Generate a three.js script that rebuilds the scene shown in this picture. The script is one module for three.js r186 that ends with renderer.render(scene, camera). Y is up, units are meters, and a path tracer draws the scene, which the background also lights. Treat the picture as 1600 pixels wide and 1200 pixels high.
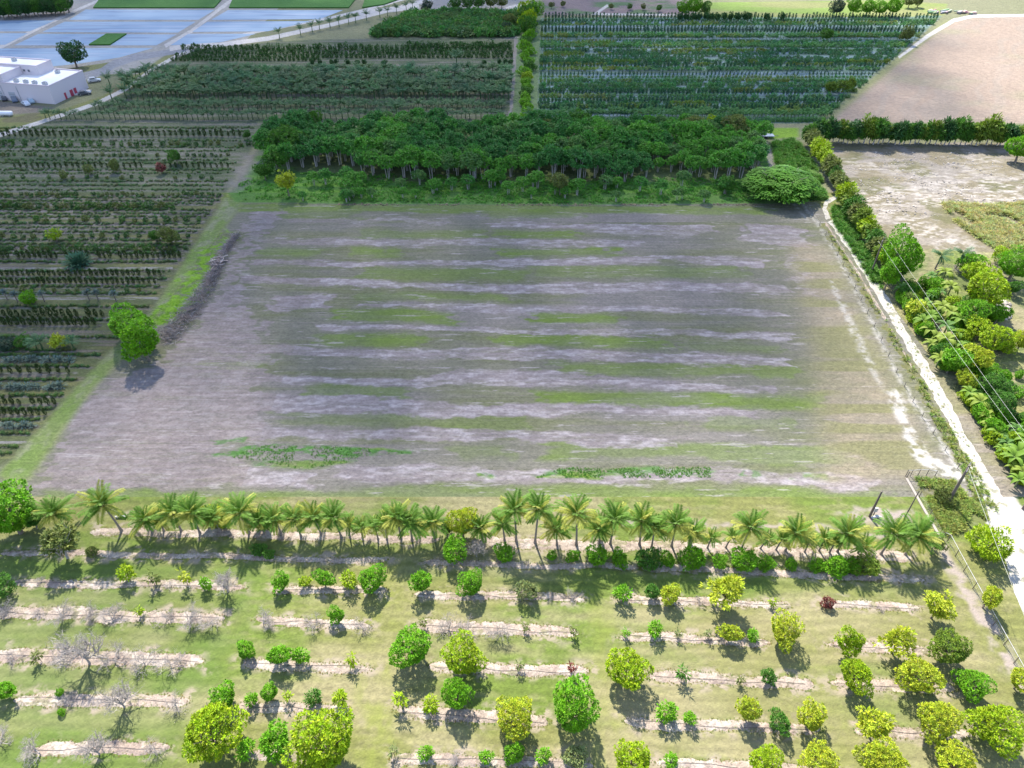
import * as THREE from 'three';
import { mergeGeometries } from 'three/addons/utils/BufferGeometryUtils.js';

// ---------- camera, sky, sun, exposure ----------
const F = 1125, PITCH = 40 * Math.PI / 180, EYE = 90;            // lens in pixels of a 1600 wide picture, tilt, flying height
const SP = Math.sin(PITCH), CP = Math.cos(PITCH);
const scene = new THREE.Scene();
const camera = new THREE.PerspectiveCamera(2 * Math.atan(600 / F) * 180 / Math.PI, 4 / 3, 0.5, 9000);
camera.position.set(0, EYE, 0); camera.rotation.x = -PITCH; camera.updateMatrixWorld();
const renderer = new THREE.WebGLRenderer({ antialias: true });
renderer.setSize(1024, 768);
renderer.toneMapping = THREE.LinearToneMapping;
renderer.toneMappingExposure = 2.6;
renderer.shadowMap.enabled = true;

// sun: high, ahead of the camera and a little to one side; shadows fall towards the camera
const EL = 49 * Math.PI / 180, AZ = 13 * Math.PI / 180;
const SUN = new THREE.Vector3(-Math.sin(AZ) * Math.cos(EL), Math.sin(EL), -Math.cos(AZ) * Math.cos(EL));
const sun = new THREE.DirectionalLight(new THREE.Color(1, 0.94, 0.84), 4.6);
sun.position.copy(SUN).multiplyScalar(2200); sun.target.position.set(0, 0, -150);
sun.position.add(sun.target.position);
sun.castShadow = true; sun.shadow.radius = 2.3; sun.shadow.mapSize.set(4096, 4096);
Object.assign(sun.shadow.camera, { left: -450, right: 450, top: 450, bottom: -450, near: 10, far: 4000 });
scene.add(sun, sun.target);

// ---------- noise ----------
function rng(s) { let a = s >>> 0; return () => { a = (a + 0x6D2B79F5) | 0; let t = Math.imul(a ^ a >>> 15, 1 | a); t = t + Math.imul(t ^ t >>> 7, 61 | t) ^ t; return ((t ^ t >>> 14) >>> 0) / 4294967296; }; }
const PERM = new Float32Array(65536); { const r = rng(77); for (let i = 0; i < 65536; i++) PERM[i] = r(); }
const hash = (i, j) => PERM[(Math.imul(i, 1619) + Math.imul(j, 31337)) & 65535];
function noise(x, y) {
  x += 32768; y += 32768; const i = x | 0, j = y | 0; let u = x - i, v = y - j; u = u * u * (3 - 2 * u); v = v * v * (3 - 2 * v);
  const h = (Math.imul(i, 1619) + Math.imul(j, 31337)) | 0, a = PERM[h & 65535], b = PERM[(h + 1619) & 65535], c = PERM[(h + 31337) & 65535], d = PERM[(h + 32956) & 65535];
  return a + (b - a) * u + (c - a) * v + (a - b - c + d) * u * v;
}
function fbm(x, y, o = 4) { let s = 0, k = 0.5, n = 0; for (let i = 0; i < o; i++) { s += k * noise(x, y); n += k; x = x * 2.03 + 17.1; y = y * 2.03 + 5.3; k *= 0.55; } return s / n; }
const clamp = (x, a = 0, b = 1) => x < a ? a : x > b ? b : x;
const step = (a, b, x) => { const t = clamp((x - a) / (b - a)); return t * t * (3 - 2 * t); };
const lerp = (a, b, t) => a + (b - a) * t;

{ // the sky: blue air, paler towards the horizon, with scattered white cloud all round
  const W = 512, HH = 256, d = new Float32Array(W * HH * 4);
  for (let j = 0; j < HH; j++) for (let i = 0; i < W; i++) {
    const el = ((j + 0.5) / HH - 0.5) * Math.PI, az = (i + 0.5) / W * 2 * Math.PI, k = (j * W + i) * 4;
    const y = Math.sin(el), h = Math.pow(1 - clamp(y), 2.5);
    let r = lerp(0.11, 0.40, h), g = lerp(0.225, 0.52, h), b = lerp(0.53, 0.68, h);
    if (y > 0) {
      const c = Math.cos(el) / (0.25 + y), cx = c * Math.cos(az) * 1.6, cy = c * Math.sin(az) * 1.6;
      const m = step(0.5, 0.72, fbm(cx + 40, cy + 40, 5)) * 0.5 * step(0.02, 0.2, y);
      r = lerp(r, 0.82, m); g = lerp(g, 0.85, m); b = lerp(b, 0.92, m);
    } else { r = 0.3; g = 0.32; b = 0.3; }
    d[k] = r; d[k + 1] = g; d[k + 2] = b; d[k + 3] = 1;
  }
  const t = new THREE.DataTexture(d, W, HH, THREE.RGBAFormat, THREE.FloatType);
  t.mapping = THREE.EquirectangularReflectionMapping; t.magFilter = t.minFilter = THREE.LinearFilter; t.needsUpdate = true;
  scene.background = t; scene.environment = t; scene.backgroundIntensity = 0.85; scene.environmentIntensity = 0.85;
}

// ---------- helpers ----------
// a point of the place seen along the photograph's sight line through (px, py), at height h above the ground: [x, z, metres per pixel]
function at(px, py, h = 0) { const u = (px - 800) / F, v = (py - 600) / F, d = (EYE - h) / (SP + v * CP); return [u * d, -d * (CP - v * SP), d / F]; }
function heightOf(bx, by, ty) { const z = -at(bx, by)[1], v = (ty - 600) / F; return EYE - z * (SP + v * CP) / (CP - v * SP); }
const taken = {};
function numbered(n) { if (!(n in taken)) { taken[n] = 0; return n; } return n + '_' + String(++taken[n]).padStart(3, '0'); }
function tag(o, label, category, group, kind) { o.userData = { label, category }; if (group) o.userData.group = group; if (kind) o.userData.kind = kind; return o; }
function shade(o) { o.traverse(m => { if (m.isMesh) { m.castShadow = true; m.receiveShadow = true; } }); return o; }
function put(o, name, label, category, group, kind) { o.name = numbered(name); tag(o, label, category, group, kind); scene.add(shade(o)); return o; }
const rgb = (r, g, b) => new THREE.Color().setRGB(r, g, b);
const std = (c, roughness = 0.9, more = {}) => new THREE.MeshStandardMaterial({ color: c, roughness, side: THREE.DoubleSide, ...more });

class MB { // collects faces for one mesh
  constructor() { this.p = []; this.c = []; this.i = []; }
  v(x, y, z, c) { this.p.push(x, y, z); this.c.push(c[0], c[1], c[2]); return this.p.length / 3 - 1; }
  leaf(p, d, n, len, wid, c, fold = 0.25) { // a pointed leaf from p along d, its face towards n
    const s = new THREE.Vector3().crossVectors(d, n).normalize().multiplyScalar(wid / 2), m = d.clone().multiplyScalar(len * 0.45), u = n.clone().multiplyScalar(wid * fold);
    const a = this.v(p.x, p.y, p.z, c), b = this.v(p.x + m.x + s.x + u.x, p.y + m.y + s.y + u.y, p.z + m.z + s.z + u.z, c);
    const t = this.v(p.x + d.x * len, p.y + d.y * len, p.z + d.z * len, c), e = this.v(p.x + m.x - s.x + u.x, p.y + m.y - s.y + u.y, p.z + m.z - s.z + u.z, c);
    this.i.push(a, b, t, a, t, e);
  }
  tube(pts, rad, sides, c) {
    let last = null; const n = pts.length;
    for (let k = 0; k < n; k++) {
      const d = pts[Math.min(k + 1, n - 1)].clone().sub(pts[Math.max(k - 1, 0)]).normalize();
      const a = new THREE.Vector3(Math.abs(d.y) > 0.9 ? 1 : 0, Math.abs(d.y) > 0.9 ? 0 : 1, 0), x = a.clone().cross(d).normalize(), y = d.clone().cross(x), ring = [];
      for (let q = 0; q < sides; q++) { const t = q / sides * 2 * Math.PI, r = rad[k]; ring.push(this.v(pts[k].x + (x.x * Math.cos(t) + y.x * Math.sin(t)) * r, pts[k].y + (x.y * Math.cos(t) + y.y * Math.sin(t)) * r, pts[k].z + (x.z * Math.cos(t) + y.z * Math.sin(t)) * r, c)); }
      if (last) for (let q = 0; q < sides; q++) { const w = (q + 1) % sides; this.i.push(last[q], last[w], ring[w], last[q], ring[w], ring[q]); }
      last = ring;
    }
    const e = pts[n - 1], tip = this.v(e.x, e.y, e.z, c); for (let q = 0; q < sides; q++) this.i.push(last[q], last[(q + 1) % sides], tip);
  }
  box(cx, cy, cz, sx, sy, sz, c = [1, 1, 1], turn = 0) {
    const C = Math.cos(turn), S = Math.sin(turn), P = [];
    for (const [x, y, z] of [[-1, -1, -1], [1, -1, -1], [1, 1, -1], [-1, 1, -1], [-1, -1, 1], [1, -1, 1], [1, 1, 1], [-1, 1, 1]]) { const a = x * sx / 2, b = z * sz / 2; P.push([cx + a * C + b * S, cy + y * sy / 2, cz - a * S + b * C]); }
    for (const f of [[1, 0, 3, 2], [4, 5, 6, 7], [0, 4, 7, 3], [5, 1, 2, 6], [3, 7, 6, 2], [0, 1, 5, 4]]) { const q = f.map(k => this.v(...P[k], c)); this.i.push(q[0], q[1], q[2], q[0], q[2], q[3]); }
  }
  geo() {
    const g = new THREE.BufferGeometry(); g.setAttribute('position', new THREE.Float32BufferAttribute(this.p, 3)); g.setAttribute('color', new THREE.Float32BufferAttribute(this.c, 3));
    g.setIndex(this.i); g.computeVertexNormals(); return g;
  }
}
const V = (x, y, z) => new THREE.Vector3(x, y, z);
function mesh(name, geo, mat, parent) { const m = new THREE.Mesh(geo, mat); m.name = name; if (parent) parent.add(m); return m; }

// ---------- ground: painted in metres, x across and f forward ----------
function toTexture(buf, w, h, x0, x1, f0, f1) {
  const t = new THREE.DataTexture(buf, w, h, THREE.RGBAFormat); t.colorSpace = THREE.SRGBColorSpace; t.magFilter = THREE.LinearFilter; t.minFilter = THREE.LinearMipmapLinearFilter; t.generateMipmaps = true;
  t.wrapS = t.wrapT = THREE.ClampToEdgeWrapping; t.repeat.set(1 / (x1 - x0), 1 / (f1 - f0)); t.offset.set(-x0 / (x1 - x0), -f0 / (f1 - f0)); t.needsUpdate = true; return t;
}
const SR = new Uint8Array(4097); for (let i = 0; i <= 4096; i++) { const x = i / 4096; SR[i] = Math.round(255 * (x < 0.0031308 ? 12.92 * x : 1.055 * Math.pow(x, 1 / 2.4) - 0.055)); }
const out = [0, 0, 0];
function mixTo(c, t) { if (t <= 0) return; if (t > 1) t = 1; out[0] += (c[0] - out[0]) * t; out[1] += (c[1] - out[1]) * t; out[2] += (c[2] - out[2]) * t; }
class Canvas2 { // masks and colour on one patch of ground
  constructor(w, h, x0, x1, f0, f1) { Object.assign(this, { w, h, x0, x1, f0, f1 }); this.m = {}; this.k = 0.7; }
  mask(n) { return this.m[n] || (this.m[n] = new Float32Array(this.w * this.h)); }
  fill(n, poly, s = 1) { // poly of [x, f]
    const M = this.mask(n), sx = this.w / (this.x1 - this.x0), sf = this.h / (this.f1 - this.f0), P = poly.map(([x, f]) => [(x - this.x0) * sx, (f - this.f0) * sf]);
    let lo = 1e9, hi = -1e9; for (const p of P) { lo = Math.min(lo, p[1]); hi = Math.max(hi, p[1]); }
    for (let j = Math.max(0, Math.floor(lo)); j <= Math.min(this.h - 1, Math.ceil(hi)); j++) {
      const y = j + 0.5, xs = [];
      for (let k = 0; k < P.length; k++) { const a = P[k], b = P[(k + 1) % P.length]; if ((a[1] <= y) !== (b[1] <= y)) xs.push(a[0] + (y - a[1]) / (b[1] - a[1]) * (b[0] - a[0])); }
      xs.sort((a, b) => a - b);
      for (let k = 0; k + 1 < xs.length; k += 2) for (let i = Math.max(0, Math.round(xs[k])); i < Math.min(this.w, Math.round(xs[k + 1])); i++) M[j * this.w + i] = Math.max(M[j * this.w + i], s);
    }
  }
  area(n, pts, s = 1) { this.fill(n, pts.map(([x, y]) => { const a = at(x, y); return [a[0], -a[1]]; }), s); }
  line(n, pts, wid, s = 1) { // sight-line polyline with a width in picture pixels (a number, or one for each point), measured up and down (or across for steep lines)
    const A = [], B = [];
    pts.forEach((p, k) => {
      const q = pts[Math.min(k + 1, pts.length - 1)], o = pts[Math.max(k - 1, 0)], dx = q[0] - o[0], dy = q[1] - o[1], l = Math.hypot(dx, dy), w = (Array.isArray(wid) ? wid[k] : wid) / 2;
      A.push([p[0] - dy / l * w, p[1] + dx / l * w]); B.push([p[0] + dy / l * w, p[1] - dx / l * w]);
    });
    this.area(n, [...A, ...B.reverse()], s);
  }
  blur(n, r) {
    const M = this.mask(n), T = new Float32Array(M.length), { w, h } = this;
    for (let pass = 0; pass < 2; pass++) {
      for (let j = 0; j < h; j++) { let s = 0; for (let i = -r; i <= r; i++) s += M[j * w + clamp(i, 0, w - 1)]; for (let i = 0; i < w; i++) { T[j * w + i] = s / (2 * r + 1); s += M[j * w + Math.min(w - 1, i + r + 1)] - M[j * w + Math.max(0, i - r)]; } }
      for (let i = 0; i < w; i++) { let s = 0; for (let j = -r; j <= r; j++) s += T[clamp(j, 0, h - 1) * w + i]; for (let j = 0; j < h; j++) { M[j * w + i] = s / (2 * r + 1); s += T[Math.min(h - 1, j + r + 1) * w + i] - T[Math.max(0, j - r) * w + i]; } }
    }
  }
  get(n, x, f) {
    const M = this.m[n]; if (!M) return 0; const i = Math.floor((x - this.x0) / (this.x1 - this.x0) * this.w), j = Math.floor((f - this.f0) / (this.f1 - this.f0) * this.h);
    return M[clamp(j, 0, this.h - 1) * this.w + clamp(i, 0, this.w - 1)];
  }
  paint(fn) {
    const b = new Uint8Array(this.w * this.h * 4);
    for (let j = 0; j < this.h; j++) { const f = this.f0 + (j + 0.5) / this.h * (this.f1 - this.f0); for (let i = 0; i < this.w; i++) { fn(this.x0 + (i + 0.5) / this.w * (this.x1 - this.x0), f); const k = (j * this.w + i) * 4; const q = 4096 * this.k; b[k] = SR[Math.min(4096, out[0] * q) | 0]; b[k + 1] = SR[Math.min(4096, out[1] * q) | 0]; b[k + 2] = SR[Math.min(4096, out[2] * q) | 0]; b[k + 3] = 255; } }
    return toTexture(b, this.w, this.h, this.x0, this.x1, this.f0, this.f1);
  }
}
function set(c) { out[0] = c[0]; out[1] = c[1]; out[2] = c[2]; }
function speckle(x, f, a) { const s = 1 + a * (noise(x * 5.1, f * 5.1) + noise(x * 2.3 + 9, f * 2.3) - 1); out[0] *= s; out[1] *= s; out[2] *= s; }
// fine relief that repeats every 24 m
const BUMP = (() => { const n = 512, b = new Uint8Array(n * n * 4), per = (x, y, k) => { const i = Math.floor(x), j = Math.floor(y); let u = x - i, v = y - j; u = u * u * (3 - 2 * u); v = v * v * (3 - 2 * v); const h = (a, c) => hash((a % k + k) % k + k * 7, (c % k + k) % k + k * 3); return lerp(lerp(h(i, j), h(i + 1, j), u), lerp(h(i, j + 1), h(i + 1, j + 1), u), v); };
  for (let j = 0; j < n; j++) for (let i = 0; i < n; i++) { const x = i / n, y = j / n, s = 0.4 * per(x * 24, y * 24, 24) + 0.35 * per(x * 64, y * 64, 64) + 0.25 * per(x * 160, y * 160, 160), k = (j * n + i) * 4; b[k] = b[k + 1] = b[k + 2] = s * 255; b[k + 3] = 255; }
  const t = new THREE.DataTexture(b, n, n, THREE.RGBAFormat); t.wrapS = t.wrapT = THREE.RepeatWrapping; t.magFilter = THREE.LinearFilter; t.repeat.set(1 / 24, 1 / 24); t.needsUpdate = true; return t; })();
function sheet(pts, y) { // flat polygon of [x, f], uv in metres
  const s = new THREE.Shape(pts.map(([x, f]) => new THREE.Vector2(x, f))), g = new THREE.ShapeGeometry(s), p = g.attributes.position, uv = new Float32Array(p.count * 2);
  for (let k = 0; k < p.count; k++) { const x = p.getX(k), f = p.getY(k); uv[2 * k] = x; uv[2 * k + 1] = f; p.setXYZ(k, x, y, -f); }
  g.setAttribute('uv', new THREE.BufferAttribute(uv, 2)); g.deleteAttribute('normal'); g.computeVertexNormals(); return g;
}
const px2 = pts => pts.map(([x, y]) => { const a = at(x, y); return [a[0], -a[1]]; });
function ragged(pts, amp, stepLen = 1, seed = 0) { // outline broken up by noise
  const o = [];
  for (let k = 0; k < pts.length; k++) { const a = pts[k], b = pts[(k + 1) % pts.length], l = Math.hypot(b[0] - a[0], b[1] - a[1]), n = Math.max(1, Math.round(l / stepLen)); for (let q = 0; q < n; q++) { const t = q / n, x = lerp(a[0], b[0], t), f = lerp(a[1], b[1], t), e = (fbm(x * 0.5 + seed, f * 0.5 + 3, 3) - 0.5) * 2 * amp; o.push([x - (b[1] - a[1]) / l * e, f + (b[0] - a[0]) / l * e]); } }
  return o;
}
const SOIL = [0.40, 0.335, 0.29], STONE = [0.50, 0.47, 0.42];
// rows of the container and field nursery: [picture y, last x, plant, spacing, size m, ground]
const NR = [
  [200, 398, 'low', 7, 0.8], [213, 382, 'conifer', 9, 2.3], [220, 398, 'low', 9, 0.8], [227, 400, 'shrub', 13, 1.5], [236, 372, 'low', 7, 0.7], [244, 360, 'shrub', 11, 1.0], [250, 362, 'low', 8, 0.8], [262, 362, 'conifer', 9, 1.7], [271, 360, 'low', 9, 0.7], [279, 355, 'shrub', 22, 1.1], [290, 352, 'low', 8, 0.8], [297, 350, 'low', 7, 0.7], [305, 350, 'shrub', 9, 1.0],
  [314, 345, 'low', 7, 0.7], [325, 275, 'shrub', 9, 1.5], [334, 330, 'low', 8, 0.7], [346, 320, 'shrub', 20, 1.4], [356, 318, 'low', 9, 0.6], [371, 300, 'shrub', 22, 1.3], [382, 300, 'low', 7, 0.8], [391, 296, 'shrub', 9, 1.1], [403, 290, 'conifer', 8.4, 1.9],
  [418, 270, 'bare', 9, 0.6], [431, 258, 'conifer', 8.2, 1.7], [443, 250, 'conifer', 8.2, 1.7], [455, 236, 'shrub', 21, 1.0], [465, 0, 'bare', 9, 0.6], [495, 172, 'conifer', 10.2, 2.2], [508, 158, 'conifer', 10, 2.3], [548, 120, 'low', 9, 0.7], [564, 118, 'silver', 9, 1.5], [583, 120, 'conifer', 15, 2.0], [606, 98, 'silver', 7, 1.6], [632, 92, 'conifer', 11, 1.7], [648, 78, 'conifer', 10.5, 1.8], [667, 62, 'silver', 8, 1.4], [690, 42, 'bare', 9, 0.6], [709, 24, 'low', 9, 0.7],
];
const XB = [[185, 402], [240, 388], [310, 350], [390, 298], [480, 240], [560, 160], [620, 105], [712, 26]];
function xb(y) { for (let k = 0; k + 1 < XB.length; k++) if (y <= XB[k + 1][0]) return lerp(XB[k][1], XB[k + 1][1], (y - XB[k][0]) / (XB[k + 1][0] - XB[k][0])); return 20; }

const GREEN = [0.13, 0.195, 0.025], DRY = [0.32, 0.285, 0.15], OLIVE = [0.20, 0.208, 0.06];
function grass(x, f) { // mown grass with drier patches and the mower's passes
  set(OLIVE); const a = fbm(x * 0.06 + 3, f * 0.11, 4), b = fbm(x * 0.35, f * 0.8 + 40, 3), c = fbm(x * 0.02 + 8, f * 0.05 + 1, 3);
  mixTo(GREEN, step(0.4, 0.64, a) * 0.85); mixTo(DRY, step(0.48, 0.72, fbm(x * 0.05 + 60, f * 0.16 + 7, 4)) * 0.85); mixTo(DRY, step(0.5, 0.75, b) * 0.35); mixTo(GREEN, step(0.5, 0.8, c) * 0.4); speckle(x, f, 0.28);
}

const BEDS = [ // [x0, y0, x1, y1, width px, row]
  [16, 910, 388, 917, 15, 1], [426, 922, 607, 924, 14, 1], [644, 929, 915, 936, 15, 1], [957, 936, 1238, 946, 14, 1], [1280, 943, 1442, 954, 15, 1],
  [-30, 956, 354, 967, 22, 2], [395, 969, 581, 978, 19, 2], [647, 977, 907, 990, 22, 2], [964, 994, 1206, 1003, 17, 2], [1290, 1007, 1456, 1017, 19, 2],
  [-30, 1023, 320, 1033, 26, 3], [378, 1036, 584, 1043, 18, 3], [668, 1042, 923, 1051, 20, 3], [1010, 1056, 1274, 1070, 20, 3], [1295, 1068, 1495, 1078, 22, 3],
  [20, 1091, 297, 1098, 24, 4], [365, 1104, 550, 1109, 20, 4], [615, 1112, 860, 1128, 24, 4], [973, 1128, 1285, 1142, 20, 4], [1332, 1139, 1522, 1150, 22, 4],
  [47, 1171, 268, 1169, 24, 5], [-60, 1150, 2, 1152, 22, 5], [382, 1176, 470, 1182, 20, 5], [607, 1184, 930, 1193, 20, 5], [1020, 1193, 1320, 1206, 20, 5],
  [140, 829, 690, 843, 15, 0], [735, 848, 1176, 858, 20, 0], [1176, 858, 1426, 871, 19, 0], [0, 863, 607, 875, 12, -1], [657, 880, 1000, 886, 12, -1], [1000, 886, 1448, 906, 14, -1],
];
// thin rows of low plants between the wider rows of the nursery
{ const ys = NR.map(q => q[0]).sort((a, b) => a - b); for (let k = 0; k + 1 < ys.length; k++) if (ys[k + 1] - ys[k] > 8) NR.push([(ys[k] + ys[k + 1]) / 2 - 1, Math.max(20, xb((ys[k] + ys[k + 1]) / 2) - 6), 'low', 7, 0.75]); }
// ----- near: orchard lawn -----
const T1 = new Canvas2(2048, 1024, -100, 100, 20, 78.5); T1.k = 0.67;
T1.line('lane', [[600, 880], [598, 950], [590, 1050], [585, 1210]], [26, 30, 36, 44]); T1.line('lane', [[944, 935], [940, 1060], [950, 1210]], [16, 18, 24]); T1.line('lane', [[1262, 960], [1285, 1060], [1300, 1210]], [14, 18, 22]);
T1.line('tan', [[1466, 838], [1505, 915], [1545, 975], [1580, 1045], [1612, 1100]], [10, 16, 18, 18, 18]); T1.line('tan', [[1366, 810], [1420, 806]], 26); T1.line('tan', [[150, 800], [400, 812]], 5, 0.5); T1.line('tan', [[960, 815], [1200, 822], [1400, 835]], 7, 0.8);
T1.area('tan', [[1300, 800], [1340, 790], [1430, 800], [1425, 818], [1340, 818]], 0.8);
T1.area('green', [[-60, 870], [420, 880], [380, 960], [340, 1060], [260, 1210], [-60, 1210]], 0.85); T1.area('green', [[150, 842], [1440, 880], [1440, 890], [150, 850]], 0.6); T1.area('green', [[620, 870], [1440, 905], [1440, 930], [620, 905]], 0.5);
T1.area('dry', [[960, 940], [1500, 950], [1620, 1210], [920, 1210]], 0.55); T1.area('weed', [[1440, 760], [1500, 780], [1545, 815], [1520, 840], [1475, 835]]);
T1.area('stone', [[1546, 770], [1590, 770], [1640, 880], [1640, 960], [1600, 930], [1585, 890], [1545, 828], [1530, 818], [1560, 812]]);
T1.area('green', [[170, 1100], [210, 1100], [215, 1165], [170, 1160]], 0.9); T1.area('green', [[-20, 840], [140, 850], [130, 865], [-20, 865]], 0.9);
for (const [x0, y0, x1, y1, w] of BEDS) T1.line('halo', [[x0 - 4, y0], [x1 + 6, y1]], w * 1.25); T1.blur('halo', 7);
for (const n of ['lane', 'green']) T1.blur(n, 14); T1.blur('dry', 24); T1.blur('tan', 4); T1.blur('stone', 2); T1.blur('weed', 5);
const tex1 = T1.paint((x, f) => {
  grass(x, f); const wx = x + (noise(x * 0.7, f * 0.7) - 0.5) * 2.2, wf = f + (noise(x * 0.7 + 50, f * 0.7) - 0.5) * 1.6; let q;
  if ((q = T1.get('green', wx, wf)) > 0.01) mixTo([0.11, 0.18, 0.03], q * (0.4 + 0.5 * noise(x * 0.25, f * 0.4)));
  if ((q = T1.get('dry', wx, wf)) > 0.01) mixTo(DRY, q * (0.25 + 0.55 * fbm(x * 0.3, f * 0.9, 3)));
  if ((q = T1.get('lane', wx, wf)) > 0.01) mixTo([0.24, 0.275, 0.05], q * step(0.3, 0.7, fbm(x * 0.5, f * 0.35, 3)) * 0.9);
  const s = 1 + 0.08 * Math.sin((f + 0.04 * x) * 4.2 + noise(x * 0.1, f * 0.2) * 5); out[0] *= s; out[1] *= s; out[2] *= s;
  if ((q = T1.get('tan', wx, wf)) > 0.01) mixTo(SOIL, q * step(0.2, 0.55, fbm(x * 0.6, f * 0.6, 3)));
  mixTo([0.15, 0.17, 0.05], T1.get('weed', wx, wf) * 0.7);
  if ((q = T1.get('halo', wx, wf)) > 0.01) mixTo([0.40, 0.33, 0.25], q * step(0.42, 0.62, fbm(x * 1.1, f * 1.3 + 5, 4)) * 0.95);
  if ((q = T1.get('stone', wx, wf)) > 0.01) mixTo(STONE, q * step(0.2, 0.4, fbm(x * 0.4, f * 0.4, 3)));
});
// ----- middle: bare field, verges, nursery beds, garden ground -----
const T2 = new Canvas2(2048, 1024, -165, 165, 78.5, 192);
const soilLines = [
  [[[770, 352], [880, 353], [1000, 354], [1112, 358]], 9, 1], [[[450, 345], [560, 347], [620, 342], [700, 350]], 6, 0.6], [[[400, 372], [480, 378], [560, 379], [800, 378], [1000, 381]], 10, 0.8], [[[930, 358], [1090, 368]], 10, 0.6],
  [[[390, 408], [560, 412], [700, 411], [800, 410], [960, 408], [1050, 402], [1190, 411]], [9, 8, 8, 12, 12, 10, 14], 1], [[[380, 437], [520, 440], [650, 446], [800, 452], [900, 450], [1060, 448], [1230, 451]], [12, 12, 10, 12, 14, 14, 14], 1],
  [[[420, 475], [515, 470]], 24, 1], [[[560, 474], [700, 479], [820, 485], [980, 482], [1230, 493]], [5, 9, 10, 9, 10], 0.9], [[[500, 510], [700, 515], [800, 517], [920, 520], [1050, 519], [1240, 527]], [5, 9, 10, 10, 9, 10], 0.9],
  [[[300, 545], [400, 544], [560, 552], [700, 552], [800, 552], [1000, 557], [1230, 568]], [24, 16, 14, 15, 18, 14, 14], 1], [[[400, 590], [500, 596], [640, 600], [720, 588], [820, 590], [1000, 598], [1200, 608]], [18, 14, 14, 22, 24, 16, 8], 1],
  [[[380, 628], [560, 632], [700, 641], [820, 642], [1000, 640], [1180, 646]], [26, 24, 24, 20, 12, 12], 1], [[[380, 676], [560, 681], [700, 676], [820, 680], [930, 686], [1060, 691]], [20, 16, 16, 20, 22, 14], 1], [[[540, 738], [700, 740], [820, 742], [1000, 746], [1100, 740], [1370, 756]], [20, 24, 22, 20, 24, 18], 1], [[[260, 742], [480, 748]], 22, 1],
  [[[1160, 362], [1262, 372]], 30, 0.9], [[[1230, 400], [1285, 470]], 14, 0.7],
];
for (const [p, w, s] of soilLines) T2.line('soil', p, w, s);
T2.area('soil', [[392, 332], [440, 330], [425, 360], [395, 380], [372, 420], [370, 470], [420, 520], [420, 560], [400, 610], [420, 640], [380, 680], [330, 705], [420, 735], [300, 764], [60, 766], [110, 640], [180, 600], [270, 552], [300, 510], [345, 440], [365, 400]], 0.95);
const greenLines = [[[[380, 325], [800, 326], [1200, 330]], 9, 0.9], [[[440, 333], [560, 333]], 12, 0.6], [[[760, 335], [900, 334]], 10, 0.7], [[[780, 367], [900, 366]], 7, 0.9], [[[560, 366], [760, 365]], 9, 0.6], [[[770, 394], [960, 393]], 9, 0.9], [[[550, 393], [620, 393]], 10, 0.9], [[[400, 393], [500, 394]], 9, 0.7],
  [[[560, 427], [820, 430]], 12, 0.7], [[[830, 424], [1160, 424]], 14, 0.55], [[[560, 462], [800, 466]], 9, 0.7], [[[520, 491], [640, 494], [710, 499]], 14, 1], [[[820, 496], [960, 500]], 13, 1], [[[500, 528], [660, 533]], 12, 1], [[[780, 530], [1040, 536]], 13, 0.9], [[[1060, 540], [1220, 545]], 10, 0.5],
  [[[250, 571], [420, 566]], 15, 0.7], [[[860, 574], [1140, 578], [1240, 582]], 13, 0.75], [[[480, 609], [640, 614]], 12, 0.75], [[[840, 621], [1000, 622], [1290, 628]], 16, 1], [[[440, 650], [620, 656], [820, 660]], 15, 0.5], [[[1100, 660], [1240, 662]], 14, 0.5], [[[860, 706], [1050, 702], [1340, 718]], 20, 0.75], [[[700, 705], [800, 705]], 14, 0.5], [[[60, 790], [400, 782], [800, 775], [1400, 785]], 26, 0.8]];
for (const [p, w, s] of greenLines) T2.line('green', p, w * 1.35, s);
for (const [p, w, s] of [[[[335, 713], [420, 701], [540, 706], [650, 707]], [4, 14, 14, 6], 1], [[[400, 724], [480, 727], [560, 720]], [8, 14, 6], 0.7], [[[836, 744], [880, 737], [940, 741]], [6, 14, 10], 1], [[[940, 736], [1030, 735], [1110, 739]], [9, 13, 10], 0.75], [[[1160, 741], [1195, 742]], 14, 0.7], [[[740, 743], [766, 743]], 7, 0.9], [[[328, 690], [380, 686]], 9, 0.7], [[[1250, 745], [1300, 747]], 9, 0.5]]) T2.line('weed', p, w, s);
T2.area('lush', [[364, 356], [350, 384], [328, 412], [320, 446], [290, 482], [258, 508], [226, 500], [250, 478], [288, 440], [308, 405], [334, 370]]);
// pale wheel tracks and gravel beside the field
for (const [p, w, s] of [[[[1252, 314], [1275, 346], [1300, 386], [1345, 470], [1400, 580], [1440, 650], [1502, 738]], [3, 3, 4, 5, 6, 7, 8], 0.9], [[[1298, 436], [1322, 489], [1348, 549], [1371, 592]], [5, 9, 10, 6], 0.8], [[[1318, 470], [1340, 520], [1370, 590], [1405, 640]], [4, 6, 5, 4], 0.6], [[[1395, 610], [1405, 632], [1413, 664], [1434, 702], [1458, 724], [1480, 740], [1512, 746]], [18, 22, 12, 24, 24, 16, 12], 1], [[[1478, 735], [1530, 748]], 16, 1], [[[1240, 318], [1262, 345]], 4, 0.6], [[[1500, 760], [1550, 815]], 4, 0.6], [[[1530, 600], [1600, 745]], 4, 0.35]]) T2.line('stone', p, w, s);
T2.area('dryside', [[1235, 380], [1290, 380], [1460, 720], [1440, 745], [1290, 760], [1280, 600]], 0.9); T2.area('dryside', [[1440, 560], [1500, 560], [1640, 800], [1560, 800]], 0.6);
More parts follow.
